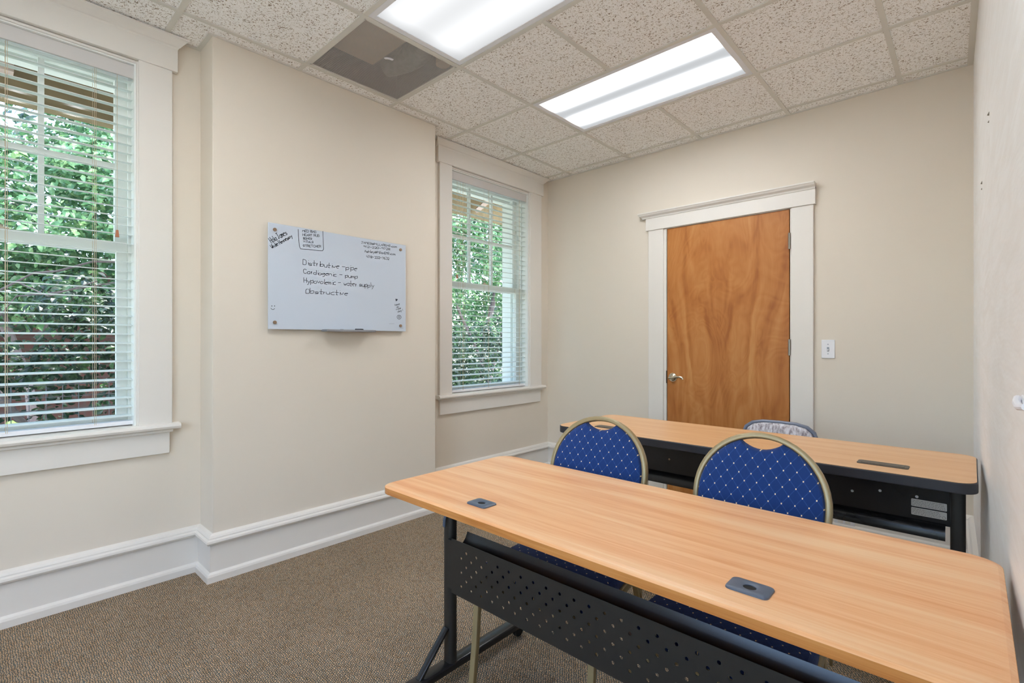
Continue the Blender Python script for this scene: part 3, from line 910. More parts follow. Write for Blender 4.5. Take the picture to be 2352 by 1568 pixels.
# single-stroke hand lettering: points are two digits (x, y); baseline y=2, x-height 5, cap 8
GL = {
 'A': '023842 2434'.replace('3842', '2842'), 'B': '0208 083847360505 053544423202'.replace(' 05', ' 05'),
 'C': '4738180604123243', 'D': '0208 08284745433202', 'E': '480802 0535 0242', 'G': '47280805021232434525',
 'H': '0208 4248 0545', 'I': '2228', 'J': '0848 282313021304'[:0] + '0848 2823120203', 'K': '0208 48054242', 'L': '080242',
 'M': '0208254842', 'N': '02084248', 'O': '28070302324347382', 'P': '0208 083847463505', 'R': '0208 083847463505 2542',
 'S': '473818060545332203', 'T': '0848 2822', 'U': '080312324348', 'V': '082248', 'W': '0812253248', 
 'a': '454515040312324345 45434252'[:0] + '45250403123243 4542', 'b': '0802 0535444332120203'[:0] + '0802 0425454332020', 'c': '45250403123242',
 'd': '4842 44250403123243', 'e': '04444525040312324', 'g': '45250403233445 45412010', 'h': '0802 04254442', 'i': '2522 2727', 'j': '2521 2727',
 'k': '0802 450342'[:0] + '0802 440442', 'l': '1812', 'm': '0502 04152422 24354442', 'n': '0502 04254442', 'o': '25040302324344352', 'p': '0500 04354543320203',
 'r': '1512 13254', 's': '44250413433202', 't': '2812233 0545'.replace('2812233', '28231232'), 'u': '050312324345 4542', 'v': '052245', 'w': '0512242245'[:0] + '0512243245',
 'y': '0523 45221000', '0': '28070302324347382', '1': '1822', '2': '0728483745020242'[:0] + '07284745020242', '3': '0748250545433202'[:0] + '0828474535 3544433202',
 '4': '080444 4842', '6': '38060302324344150', '7': '084812', '8': '47381807064443321203044647', '9': '44250607284744 4742',
 '-': '0545', '.': '1222 1323', '@': '35241333444536170603123', '!': '2824 2222', ' ': ''}
WID = {'i': 2.2, 'l': 2.2, '.': 2.4, '!': 2.4, 'I': 3, '1': 3, 'r': 3.6, 't': 3.8, 'm': 5, 'M': 5.2, 'W': 5.2, 'w': 5, ' ': 3.4, '-': 5}
def glyph(ch):
    out = []
    for st in GL.get(ch, '').split():
        if len(st) % 2: st = st[:-1]
        out.append([(float(st[i]), float(st[i + 1]) - 2.0) for i in range(0, len(st), 2)])
    return out
def chaikin(p, n=2):
    for _ in range(n):
        if len(p) < 3: return p
        q = [p[0]]
        for a, b in zip(p[:-1], p[1:]):
            q.append((a[0] * .75 + b[0] * .25, a[1] * .75 + b[1] * .25)); q.append((a[0] * .25 + b[0] * .75, a[1] * .25 + b[1] * .75))
        q.append(p[-1]); p = q
    return p
def ribbon(bm, p, wd, x):
    for (a, b) in zip(p[:-1], p[1:]):
        dx, dy = b[0] - a[0], b[1] - a[1]
        l = math.hypot(dx, dy)
        if l < 1e-6:
            dx, dy, l = wd * 0.5, 0, wd * 0.5
        ux, uy = dx / l, dy / l
        e = wd * 0.35
        a2 = (a[0] - ux * e, a[1] - uy * e); b2 = (b[0] + ux * e, b[1] + uy * e)
        nx, ny = -uy * wd / 2, ux * wd / 2
        vs = [bm.verts.new((x, q[0], q[1])) for q in ((a2[0] + nx, a2[1] + ny), (b2[0] + nx, b2[1] + ny), (b2[0] - nx, b2[1] - ny), (a2[0] - nx, a2[1] - ny))]
        bm.faces.new(vs)
def brd(u, v_):
    """photo pixel on the board glass -> board coordinates"""
    f, yw = 1143.0457, -0.74568
    c_, s_ = math.cos(yw), math.sin(yw)
    a = (u - 1176) / f; b = (784 - v_) / f
    d = (a * c_ + s_, -a * s_ + c_, b)
    t = BX / d[0]
    return (d[1] * t - oc.y, d[2] * t + CH - oc.z)
XI = BX - XC + 0.0006
def write(bm, text, p0, p1, cap, wd, slant=0.0):
    a = brd(*p0); b = brd(*p1)
    adv = sum(WID.get(c, 4.8) for c in text)
    L0 = math.hypot(b[0] - a[0], b[1] - a[1])
    ux, uy = (b[0] - a[0]) / L0, (b[1] - a[1]) / L0
    sx = L0 / (adv - 0.8); sy = cap / 6.0
    x = 0.0
    for ch in text:
        jx, jy, js = R.uniform(-.25, .25), R.uniform(-.3, .3), R.uniform(0.92, 1.08)
        for st in glyph(ch):
            pts = []
            for gx, gy in chaikin([(q[0] + R.uniform(-.12, .12), q[1] + R.uniform(-.15, .15)) for q in st]):
                kx = min(WID.get(ch, 4.8), 5.2) / 5.0 if ch in 'mMWw' else 1.0
                lx_ = (x + jx + gx * kx * 0.98 + slant * gy) * sx
                ly_ = (gy * js + jy) * sy
                pts.append((a[0] + ux * lx_ - uy * ly_, a[1] + uy * lx_ + ux * ly_))
            ribbon(bm, pts, wd, XI)
        x += WID.get(ch, 4.8)
bm = bmesh.new()
write(bm, 'Distributive -pipe', (696, 607), (820, 621.5), 0.030, 0.0028)
write(bm, 'Cardiogenic - pump', (696.5, 627.5), (821, 639), 0.026, 0.0028)
write(bm, 'Hypovolemic - water supply', (698, 649), (859, 660), 0.030, 0.0028)
write(bm, 'Obstructive', (702, 673), (799, 678), 0.028, 0.0028)
link('lecture_notes', bm, M_ink, wb_)['label'] = 'four large handwritten lines in the middle of the board'
bm = bmesh.new()
write(bm, 'MED BAG', (694.8, 532.5), (726.5, 534.5), 0.0125, 0.0022)
write(bm, 'HEART RUG', (695.5, 541.6), (733.5, 543.5), 0.0125, 0.0022)
write(bm, 'BONES', (696.5, 549.3), (717, 550.5), 0.0115, 0.0022)
write(bm, 'VITALS', (697, 557), (720, 558.5), 0.0120, 0.0022)
write(bm, 'STRETCHER', (696, 566.5), (737.5, 568.5), 0.0125, 0.0022)
ribbon(bm, chaikin([brd(*q) for q in ((684.6, 526.8), (686, 548), (688, 571), (697, 572.2), (712, 573), (732, 575.6), (743.5, 575.8), (742.5, 560), (741.3, 531))], 1), 0.0030, XI)
link('boxed_list', bm, M_ink, wb_)['label'] = 'small handwritten list inside a drawn box at the top of the board'
bm = bmesh.new()
write(bm, 'Hola James', (623.5, 558.5), (660, 537), 0.030, 0.0030)
write(bm, 'White Hennessry', (625, 571), (672, 544), 0.020, 0.0030)
link('greeting_note', bm, M_ink, wb_)['label'] = 'slanted handwritten greeting in the upper left corner of the board'
bm = bmesh.new()
write(bm, 'JAMES@PILLAREMS.com', (830, 558.8), (912, 568.8), 0.013, 0.0021)
write(bm, '912-220-9728', (835, 567.7), (896, 574.6), 0.0125, 0.0021)
write(bm, 'Ashley@PillarEMS.com', (837.5, 579), (908.5, 585.8), 0.0155, 0.0023)
write(bm, '478-332-7632', (842, 591.5), (894, 596.5), 0.0145, 0.0023)
link('contact_note', bm, M_ink, wb_)['label'] = 'handwritten contact lines in the upper right corner of the board'
bm = bmesh.new()
write(bm, 'have', (907.3, 702), (918, 699), 0.011, 0.0022)
write(bm, 'a', (911.3, 706.7), (915, 705.5), 0.012, 0.0022)
write(bm, 'nice', (910, 712), (921, 708.5), 0.011, 0.0022)
write(bm, 'day!', (913.8, 717.4), (925, 713.5), 0.012, 0.0022)
hc = brd(910.3, 688.6)
hp = [(0, -0.010), (0.008, 0.001), (0.0085, 0.007), (0.004, 0.009), (0.0, 0.005), (-0.005, 0.007), (-0.0085, 0.004), (-0.007, -0.001)]
ca, sa = math.cos(-0.35), math.sin(-0.35)
bm.faces.new([bm.verts.new((XI, hc[0] + x * ca - y * sa, hc[1] + x * sa + y * ca)) for x, y in hp])
sc = brd(916.5, 728)
ribbon(bm, [(sc[0] + 0.0165 * math.cos(t * PI / 12), sc[1] + 0.0135 * math.sin(t * PI / 12)) for t in range(25)], 0.0026, XI)
for dx in (-0.004, 0.005):
    ribbon(bm, [(sc[0] + dx, sc[1] + 0.003), (sc[0] + dx, sc[1] + 0.007)], 0.004, XI)
ribbon(bm, [(sc[0] + 0.009 * math.cos(t), sc[1] + 0.002 + 0.007 * math.sin(t)) for t in (-2.8, -2.3, -1.8, -1.3, -0.8, -0.3)], 0.0026, XI)
link('heart_and_smiley', bm, M_ink, wb_)['label'] = 'tiny heart, nice day wish and circled smiley at the lower right'
bm = bmesh.new()
for u in (624, 630.2):
    q = brd(u, 702.2); ribbon(bm, [q, (q[0] + 0.001, q[1] - 0.001)], 0.005, XI)
q = brd(626.5, 709.5)
ribbon(bm, [(q[0] + 0.010 * math.cos(t), q[1] + 0.007 + 0.010 * math.sin(t)) for t in (-2.9, -2.4, -1.9, -1.4, -0.9, -0.3)], 0.0024, XI)
link('smiley', bm, M_ink, wb_)
for u0, u1, vv in ((893.5, 905.5, 743.2), (919, 926, 754.2)):
    bm = bmesh.new(); ribbon(bm, [brd(u0, vv), brd(u1, vv + 0.1)], 0.0018, XI)
    link('faint_print', bm, M_inkgrey, wb_)

# ------------------------------------------------------------------ front table
TZ = CH - 0.49
def beveled_top(name, pts_fn, z0, zm, z1, inset, mat, parent):
    bm = bmesh.new()
    lo, mid, up = pts_fn(0), pts_fn(0), pts_fn(inset)
    rings = [[bm.verts.new((x, y, z)) for x, y in p] for p, z in ((lo, z0), (mid, zm), (pts_fn(inset * 0.35), zm + (z1 - zm) * 0.7), (up, z1))]
    n = len(lo)
    for a, b in zip(rings[:-1], rings[1:]):
        for i in range(n):
            bm.faces.new((a[i], a[(i + 1) % n], b[(i + 1) % n], b[i]))
    bm.faces.new(rings[0][::-1]); bm.faces.new(rings[-1])
    return link(name, bm, mat, parent)

def grommet(parent, x, y, z, w=0.080, d=0.058):
    bm = bmesh.new()
    O = rrect(-w / 2, w / 2, -d / 2, d / 2, 0.011, 5)
    n = len(O)
    I = []
    for ox, oy in O:
        a = -PI / 2 + 2 * PI * (len(I) + 0.5) / n
        I.append((0.0125 * math.cos(a), 0.0105 * math.sin(a)))
    r = [[bm.verts.new((x + px, y + py, z + q)) for px, py in P] for P, q in ((O, 0.0), ([(p * 0.985, q2 * 0.985) for p, q2 in O], 0.003), ([(p * 0.90, q2 * 0.88) for p, q2 in O], 0.0048), ([(p * 1.45, q2 * 1.45) for p, q2 in I], 0.0048), (I, 0.003), (I, -0.012))]
    for a, b in zip(r[:-1], r[1:]):
        for i in range(n):
            bm.faces.new((a[i], a[(i + 1) % n], b[(i + 1) % n], b[i]))
    g = link('cable_grommet', bm, M_grom, parent, smooth=True)
    bm = bmesh.new(); prism(bm, [(x + p, y + q) for p, q in I], z + 0.0006, z + 0.0014)
    link('cable_hole_shade', bm, M_dark, g)  # dark disc plugs the grommet, standing in for the shade inside

ft = empty('training_table', (-0.7165, 1.248, 0))
tag(ft, 'beech topped training table with black perforated modesty panel, nearest the camera', 'table')
hwT, hdT = 0.7665, 0.3115
th = 0.026
ftop = beveled_top('tabletop', lambda i: rrect(-hwT + i, hwT - i, -hdT + i, hdT - i, 0.055, 7), TZ - 0.020, TZ, TZ + 0.005, 0.024, M_beech, ft)
bm = bmesh.new(); prism(bm, rrect(-hwT - 0.0006, hwT + 0.0006, -hdT - 0.0006, hdT + 0.0006, 0.0556, 7), TZ - 0.0202, TZ - 0.0004)
link('edge_band', bm, M_beechedge, ft)
grommet(ft, -1.076 + 0.7165, 1.031 - 1.248, TZ + 0.005)
grommet(ft, -0.320 + 0.7165, 1.034 - 1.248, TZ + 0.005)

def hole_panel(bm, x0, x1, z0, z1, y0, y1, cx0, p, h, rows, r, zr, sides=10):
    """sheet with a staggered lattice of holes; every hole is cut through"""
    def cellring(xc, zc, hw_, hh, y):
        c = [(-1, -1), (0, -1), (1, -1), (1, 0), (1, 1), (0, 1), (-1, 1), (-1, 0)]
        out = [bm.verts.new((xc + a * hw_, y, zc + b * hh)) for a, b in c]
        inn = [bm.verts.new((xc + r * math.cos(math.atan2(b, a)), y, zc + r * math.sin(math.atan2(b, a)))) for a, b in c]
        for i in range(8):
            j = (i + 1) % 8
            bm.faces.new((out[i], out[j], inn[j], inn[i]))
        return inn
    def quad(xa, xb, za, zb):
        if xb - xa < 1e-5 or zb - za < 1e-5: return
        for y in (y0, y1):
            bm.faces.new([bm.verts.new(q) for q in ((xa, y, za), (xb, y, za), (xb, y, zb), (xa, y, zb))])
    n = int((x1 - cx0) / p)
    quad(x0, cx0 - p / 2, z0, z1); quad(cx0 + (n - 0.5) * p, x1, z0, z1)
    for k in range(n):
        xc = cx0 + k * p
        off = h / 2 if k % 2 else 0.0
        za = z0
        for j in range(rows):
            zc = zr + off + j * h
            quad(xc - p / 2, xc + p / 2, za, zc - p / 2)
            a = cellring(xc, zc, p / 2, p / 2, y0); b = cellring(xc, zc, p / 2, p / 2, y1)
            for i in range(8):
                bm.faces.new((a[i], a[(i + 1) % 8], b[(i + 1) % 8], b[i]))
            za = zc + p / 2
        quad(xc - p / 2, xc + p / 2, za, z1)
    for za, zb, xa, xb in ((z0, z0, x0, x1), (z1, z1, x0, x1)):
        bm.faces.new([bm.verts.new(q) for q in ((xa, y0, za), (xb, y0, za), (xb, y1, za), (xa, y1, za))])
    for xa in (x0, x1):
        bm.faces.new([bm.verts.new(q) for q in ((xa, y0, z0), (xa, y1, z0), (xa, y1, z1), (xa, y0, z1))])

oy = 1.248; ox = -0.7165
bm = bmesh.new()
PX = 0.624
hole_panel(bm, -PX, PX, CH - 0.880, CH - 0.690, 1.138 - oy, 1.140 - oy, -1.289 - ox, 0.0249, 0.048, 3, 0.0050, CH - 0.842)
panel = link('modesty_panel', bm, M_black, ft)
bm = bmesh.new()
prof = [(1.1405, CH - 0.706), (1.146, CH - 0.716), (1.158, CH - 0.722), (1.172, CH - 0.720), (1.186, CH - 0.712), (1.196, CH - 0.700), (1.205, CH - 0.682)]
o2 = [(y + 0.0015, z - 0.0015) for y, z in prof]
lp = prof + o2[::-1]
A = [bm.verts.new((-PX + 0.01, y - oy, z)) for y, z in lp]; Bv = [bm.verts.new((PX - 0.01, y - oy, z)) for y, z in lp]
n = len(lp)
for i in range(n):
    bm.faces.new((A[i], A[(i + 1) % n], Bv[(i + 1) % n], Bv[i]))
bm.faces.new(A[::-1]); bm.faces.new(Bv)
link('cable_tray', bm, M_blackgloss, panel, smooth=True)

def tleg(parent, x, ycol, yf0, yf1, top, side, latch=True, braced=True):
    """T-leg: oval column on a floor bar with casters"""
    bm = bmesh.new()
    sweep(bm, [(x, ycol, 0.060), (x, ycol, top)], rect(0.046, 0.036, 0.014, 4), up=Vector((0, 1, 0)))
    box(bm, x - 0.03, x + 0.03, ycol - 0.14, ycol + 0.16, top - 0.022, top)
    lg = link('leg', bm, M_black, parent, smooth=True)
    bm = bmesh.new()
    z0, z1 = 0.040, 0.068
    sweep(bm, [(x, yf0, (z0 + z1) / 2), (x, yf1, (z0 + z1) / 2)], rect(0.050, z1 - z0, 0.006, 2))
    link('foot_bar', bm, M_blackgloss, lg, bevel=0.002)
    if braced:
        bm = bmesh.new()
        sweep(bm, [(x, yf0 + 0.055, z1 - 0.004), (x, ycol - 0.018, z1 + 0.125)], rect(0.026, 0.012, 0.003, 2))
        link('brace', bm, M_blackgloss, lg, bevel=0.001)
    for yc in (yf0 + 0.03, yf1 - 0.03):
        bm = bmesh.new()
        cyl(bm, (x - 0.011, yc, 0.021), (x - 0.002, yc, 0.021), 0.021, 18); cyl(bm, (x + 0.002, yc, 0.021), (x + 0.011, yc, 0.021), 0.021, 18)
        box(bm, x - 0.013, x + 0.013, yc - 0.008, yc + 0.012, 0.024, 0.041)
        link('caster', bm, M_dark, lg, smooth=True)
    if latch:
        bm = bmesh.new()
        xx = x + 0.000
        sweep(bm, [(xx + 0.012, ycol - 0.018, 0.617), (xx + 0.004, ycol - 0.024, 0.602), (xx - 0.001, ycol - 0.027, 0.580), (xx - 0.004, ycol - 0.026, 0.556)], rect(0.012, 0.005, 0.002, 2), up=Vector((0, 1, 0)))
        link('latch_lever', bm, M_grom, lg)['label'] = 'grey green latch lever'
    # bracket to the panel
    return lg
tleg(ft, -1.386 - ox, 1.172 - oy, 0.975 - oy, 1.565 - oy, TZ - 0.020, -1)
tleg(ft, -0.047 - ox, 1.172 - oy, 0.975 - oy, 1.565 - oy, TZ - 0.020, 1, latch=False)
for xa, xb in ((-1.366, -1.335), (-0.098, -0.067)):
    link('panel_bracket', B((xa - ox, xb - ox, 1.141 - oy, 1.150 - oy, CH - 0.87, CH - 0.70)), M_black, ft)

# ------------------------------------------------------------------ back table
bx, by = -0.888, 2.620
bt = empty('training_table', (bx, by, 0))
tag(bt, 'longer black edged training table in front of the wooden door', 'table')
hw2, hd2 = 0.906, 0.300
bm = bmesh.new(); prism(bm, rrect(-hw2, hw2, -hd2, hd2, 0.062, 8), TZ - 0.040, TZ - 0.0015)
link('edge_band', bm, M_edge, bt, bevel=0.004, seg=3)
bm = bmesh.new(); prism(bm, rrect(-hw2 + 0.004, hw2 - 0.004, -hd2 + 0.004, hd2 - 0.004, 0.058, 8), TZ - 0.004, TZ)
link('tabletop', bm, M_maple, bt)
for x0 in (-0.343, -1.598):
    c = x0 + 0.083 - bx; yc = 2.457 - by
    O = rrect(c - 0.083, c + 0.083, yc - 0.034, yc + 0.034, 0.012, 4)
    bm = bmesh.new(); prism(bm, O, TZ - 0.001, TZ + 0.003)
    g = link('power_flap', bm, M_bronze, bt, bevel=0.001)
    link('lid', B((c - 0.070, c + 0.070, yc - 0.024, yc + 0.022, TZ + 0.0025, TZ + 0.0045)), M_bronze, g, bevel=0.001)
    link('finger_gap_shade', B((c - 0.070, c + 0.070, yc + 0.022, yc + 0.028, TZ + 0.0025, TZ + 0.0034)), M_dark, g)  # solid dark strip in place of a shaded gap
# modesty panel with a curled lower lip towards the room
XP0, XP1 = -0.828, 0.812
yp = 2.625 - by
bm = bmesh.new()
rows = [(CH - 0.592, [-1.226, -0.383, ]), ]
box(bm, XP0 - 0.02, XP1 + 0.022, yp, yp + 0.002, CH - 0.735, TZ - 0.0405)
pnl = link('modesty_panel', bm, M_blackgloss, bt)
bm = bmesh.new()
prof = [(yp - 0.001, CH - 0.728), (yp - 0.012, CH - 0.733), (yp - 0.022, CH - 0.742), (yp - 0.028, CH - 0.756), (yp - 0.032, CH - 0.772), (yp - 0.032, CH - 0.786)]
o2 = [(y + 0.0018, z - 0.0005) for y, z in prof]
lp = prof + o2[::-1]
A = [bm.verts.new((XP0, y, z)) for y, z in lp]; Bv = [bm.verts.new((XP1, y, z)) for y, z in lp]
for i in range(len(lp)):
    bm.faces.new((A[i], A[(i + 1) % len(lp)], Bv[(i + 1) % len(lp)], Bv[i]))
bm.faces.new(A[::-1]); bm.faces.new(Bv)
link('curled_lip', bm, M_blackgloss, pnl, smooth=True)
for x, z in ((-0.383, -0.588), (-0.386, -0.657), (-0.287, -0.636), (-0.165, -0.636), (-1.226, -0.588), (-1.234, -0.654)):
    bm = bmesh.new(); cyl(bm, (x - bx, yp + 0.001, CH + z), (x - bx, yp - 0.003, CH + z), 0.0058, 14, 0.005)
    link('screw', bm, M_white if x > -0.5 else M_standoff, pnl, smooth=True)  # white and tan discs drawn where panel holes show wall and door
for z0, z1 in ((-0.676, -0.646), (-0.711, -0.681)):
    bm = bmesh.new()
    q = rrect(-0.183 - bx, -0.072 - bx, CH + z0, CH + z1, 0.003, 3)
    a = [bm.verts.new((x, yp - 0.0008, z)) for x, z in q]; b = [bm.verts.new((x, yp + 0.0002, z)) for x, z in q]
    for i in range(len(q)):
        bm.faces.new((a[i], a[(i + 1) % len(q)], b[(i + 1) % len(q)], b[i]))
    bm.faces.new(a)
    s = link('warning_label', bm, M_sticker, pnl)
    bm = bmesh.new()
    for k in range(4):
        zz = CH + z1 - 0.006 - k * 0.0062
        x = -0.180 - bx
        lim = -0.076 - bx if z0 < -0.7 or True else 0
        if z0 < -0.70: lim -= 0.014
        while x < lim - 0.004:
            l = R.uniform(0.003, 0.011)
            box(bm, x, min(x + l, lim), yp - 0.0013, yp - 0.0008, zz - 0.0009, zz + 0.0009)
            x += l + 0.002
    if z0 < -0.70:
        for t in range(10):
            a = t * PI / 5
            box(bm, -0.081 - bx + 0.005 * math.cos(a) - 0.001, -0.081 - bx + 0.005 * math.cos(a) + 0.001, yp - 0.0013, yp - 0.0008, CH + z0 + 0.008 + 0.005 * math.sin(a) - 0.001, CH + z0 + 0.008 + 0.005 * math.sin(a) + 0.001)
    link('label_print', bm, M_steel, s)
tleg(bt, -0.039 - bx, 2.60 - by, 2.36 - by, 2.88 - by, TZ - 0.040, 1, latch=False, braced=False)
tleg(bt, -1.737 - bx, 2.60 - by, 2.36 - by, 2.88 - by, TZ - 0.040, 1, latch=False, braced=False)

# ------------------------------------------------------------------ blue banquet chairs
SEATZ = 0.462
def hoop(t_):
    pass
def hoop_path(inset=0.0):
    """(x, z) outline of the rounded back, from left waist over the top to right waist"""
    rr = 0.196 - inset; zc = 0.712
    out = []
    for z in (0.462, 0.52, 0.58, 0.64):
        k = (z - 0.462) / (zc - 0.462)
        out.append((-(0.170 - inset + 0.026 * math.sin(k * PI / 2)), z))
    for i in range(25):
        a = PI - PI * i / 24
        out.append((rr * math.cos(a), zc + rr * math.sin(a)))
    out += [(-x, z) for x, z in out[:4][::-1]]
    return out
def yback(z): return 0.205 + (z - SEATZ) * 0.27

def make_chair():
    e = empty('banquet_chair')
    # seat cushion
    bm = bmesh.new()
    def outl(s, k=8):
        pts = []
        hwf, hwb, d = 0.222, 0.195, 0.215
        base = rrect(-1, 1, -1, 1, 0.34, k)
        for x, y in base:
            wv_ = hwf + (hwb - hwf) * (y + 1) / 2
            pts.append((x * wv_ * s, y * d * s))
        return pts
    lv = [(1.0, SEATZ - 0.052), (1.02, SEATZ - 0.035), (1.0, SEATZ - 0.012), (0.95, SEATZ), (0.8, SEATZ + 0.006), (0.4, SEATZ + 0.010)]
    rings = [[bm.verts.new((x, y, z)) for x, y in outl(s)] for s, z in lv]
    n = len(rings[0])
    for a, b in zip(rings[:-1], rings[1:]):
        for i in range(n):
            bm.faces.new((a[i], a[(i + 1) % n], b[(i + 1) % n], b[i]))
    bm.faces.new(rings[0][::-1]); bm.faces.new(rings[-1])
    link('seat', bm, M_blueseat, e, smooth=True)
    # seat rails
    bm = bmesh.new()
    zr = SEATZ - 0.066
    loop = [(-0.215, -0.20), (0.215, -0.20), (0.200, 0.20), (-0.200, 0.20)]
    sweep(bm, [(x, y, zr) for x, y in loop], rect(0.022, 0.026, 0.004, 2), closed=True)
    link('seat_frame', bm, M_gold, e, smooth=True)
    for s in (-1, 1):
        # curved corner gussets between rail and legs
        for y0, sg in ((-0.195, 1), (0.195, -1)):
            bm = bmesh.new()
            pts = [(y0, zr - 0.008), (y0 + sg * 0.10, zr - 0.008)] + [(y0 + sg * (0.10 - 0.10 * math.sin(a)), zr - 0.008 - 0.10 * (1 - math.cos(a))) for a in (0.3, 0.6, 0.9, 1.2, 1.45)]
            a_ = [bm.verts.new((s * 0.207, y, z)) for y, z in pts]; b_ = [bm.verts.new((s * 0.215, y, z)) for y, z in pts]
            for i in range(len(pts)):
                j = (i + 1) % len(pts)
                bm.faces.new((a_[i], a_[j], b_[j], b_[i]))
            bm.faces.new(a_[::-1]); bm.faces.new(b_)
            link('gusset', bm, M_gold, e)
        bm = bmesh.new()
        sweep(bm, [(s * 0.216, -0.198, zr + 0.01), (s * 0.216, -0.215, 0.20), (s * 0.218, -0.238, 0.004)], rect(0.021, 0.021, 0.003, 2), up=Vector((0, 1, 0)))
        lg = link('leg', bm, M_gold, e, smooth=True)
        bm = bmesh.new(); cyl(bm, (s * 0.218, -0.238, 0.0), (s * 0.218, -0.238, 0.022), 0.0145, 12); link('foot_cap', bm, M_dark, lg)
        bm = bmesh.new()
        sweep(bm, [(s * 0.170, yback(0.462), 0.475), (s * 0.176, 0.225, 0.36), (s * 0.186, 0.262, 0.18), (s * 0.196, 0.305, 0.004)], rect(0.022, 0.028, 0.004, 2), up=Vector((0, 1, 0)))
        lg = link('leg', bm, M_gold, e, smooth=True)
        bm = bmesh.new(); cyl(bm, (s * 0.196, 0.305, 0.0), (s * 0.196, 0.305, 0.022), 0.0160, 12); link('foot_cap', bm, M_dark, lg)
    # back hoop
    bm = bmesh.new()
    nrm = Vector((0, 1, -0.27)).normalized()
    sweep(bm, [(x, yback(z), z) for x, z in hoop_path()], rect(0.0175, 0.030, 0.005, 3), up=nrm)
    link('back_frame', bm, M_gold, e, smooth=True)
    # padded back with the hand-hold gap at the top
    hp_ = hoop_path(0.008)
    out = []
    hxw = 0.064
    for x, z in hp_:
        if abs(x) < hxw and z > 0.8:
            continue
        out.append((x, z))
    # hand hold: dip between the two shoulders
    zt_ = 0.712 + math.sqrt(0.188 ** 2 - hxw ** 2)
    k0 = max(i for i, (x, z) in enumerate(out) if x < 0 and z > 0.7) + 1
    dip = [(-hxw + 2 * hxw * k / 10, zt_ - 0.025 * math.sin(PI * k / 10) ** 0.8) for k in range(11)]
    out = out[:k0] + dip + out[k0:]
    bot = 0.515
    out = [(x, max(z, bot)) for x, z in out if z > 0.50]
    bm = bmesh.new()
    cz = 0.68
    def ring(s, off):
        return [bm.verts.new((x * s, yback(cz + (z - cz) * s) + off, cz + (z - cz) * s)) for x, z in out]
    rs = [ring(0.97, 0.014), ring(1.0, 0.008), ring(1.0, -0.010), ring(0.975, -0.020), ring(0.90, -0.026), ring(0.6, -0.031), ring(0.25, -0.033)]
    n = len(out)
    for a, b in zip(rs[:-1], rs[1:]):
        for i in range(n):
            bm.faces.new((a[i], a[(i + 1) % n], b[(i + 1) % n], b[i]))
    bm.faces.new(rs[0][::-1]); bm.faces.new(rs[-1])
    link('backrest', bm, M_blue, e, smooth=True)
    return e
ch1 = make_chair()
tag(ch1, 'blue dotted round-backed chair behind the front table, on the window side', 'chair', 'blue banquet chairs between the two tables')
ch1.location = (-1.052, 1.400, 0); ch1.rotation_euler = (0, 0, math.radians(7.5))
ch2 = copy_tree(ch1)
tag(ch2, 'blue dotted round-backed chair behind the front table, on the right-hand wall side', 'chair', 'blue banquet chairs between the two tables')
ch2.location = (-0.495, 1.447, 0); ch2.rotation_euler = (0, 0, math.radians(2.5))

# grey folding chair behind the back table
g = empty('folding_chair', (-0.828, 2.955, 0))
tag(g, 'mottled grey padded folding chair behind the back table, against the door', 'chair')
def fr(z): return 0.20 + (z - 0.44) * 0.16
bm = bmesh.new()
pth = [(-0.195, fr(0.44) , 0.44), (-0.20, fr(0.60), 0.60), (-0.197, fr(0.66), 0.66), (-0.180, fr(0.705), 0.705), (-0.145, fr(0.732), 0.732), (-0.09, fr(0.744), 0.744), (0, fr(0.747), 0.747)]
pth = pth + [(-x, y, z) for x, y, z in pth[:-1][::-1]]
sweep(bm, pth, circ(0.011, 10), up=Vector((0, 1, 0)))
link('back_frame', bm, M_greyrim, g, smooth=True)
bm = bmesh.new()
o_ = [(x * 0.955, z - 0.004) for x, y, z in pth if z > 0.47]
o_ = [(-0.185, 0.53)] + o_ + [(0.185, 0.53)]
cz = 0.63
rs = [[bm.verts.new((x * s, fr(cz + (z - cz) * s) + off, cz + (z - cz) * s)) for x, z in o_] for s, off in ((0.98, 0.012), (1.0, 0.0), (0.98, -0.016), (0.9, -0.022), (0.5, -0.026))]
n = len(o_)
for a, b in zip(rs[:-1], rs[1:]):
    for i in range(n):
        bm.faces.new((a[i], a[(i + 1) % n], b[(i + 1) % n], b[i]))
bm.faces.new(rs[0][::-1]); bm.faces.new(rs[-1])
link('backrest', bm, M_greyfab, g, smooth=True)
bm = bmesh.new(); prism(bm, rrect(-0.19, 0.19, -0.20, 0.18, 0.05, 5), 0.425, 0.460)
link('seat', bm, M_greyfab, g, bevel=0.008)
for s in (-1, 1):
    bm = bmesh.new(); sweep(bm, [(s * 0.195, fr(0.44), 0.45), (s * 0.205, -0.20, 0.012)], circ(0.011, 10)); link('leg', bm, M_greyrim, g, smooth=True)
    bm = bmesh.new(); sweep(bm, [(s * 0.175, -0.12, 0.42), (s * 0.185, 0.27, 0.012)], circ(0.010, 10)); link('leg', bm, M_greyrim, g, smooth=True)

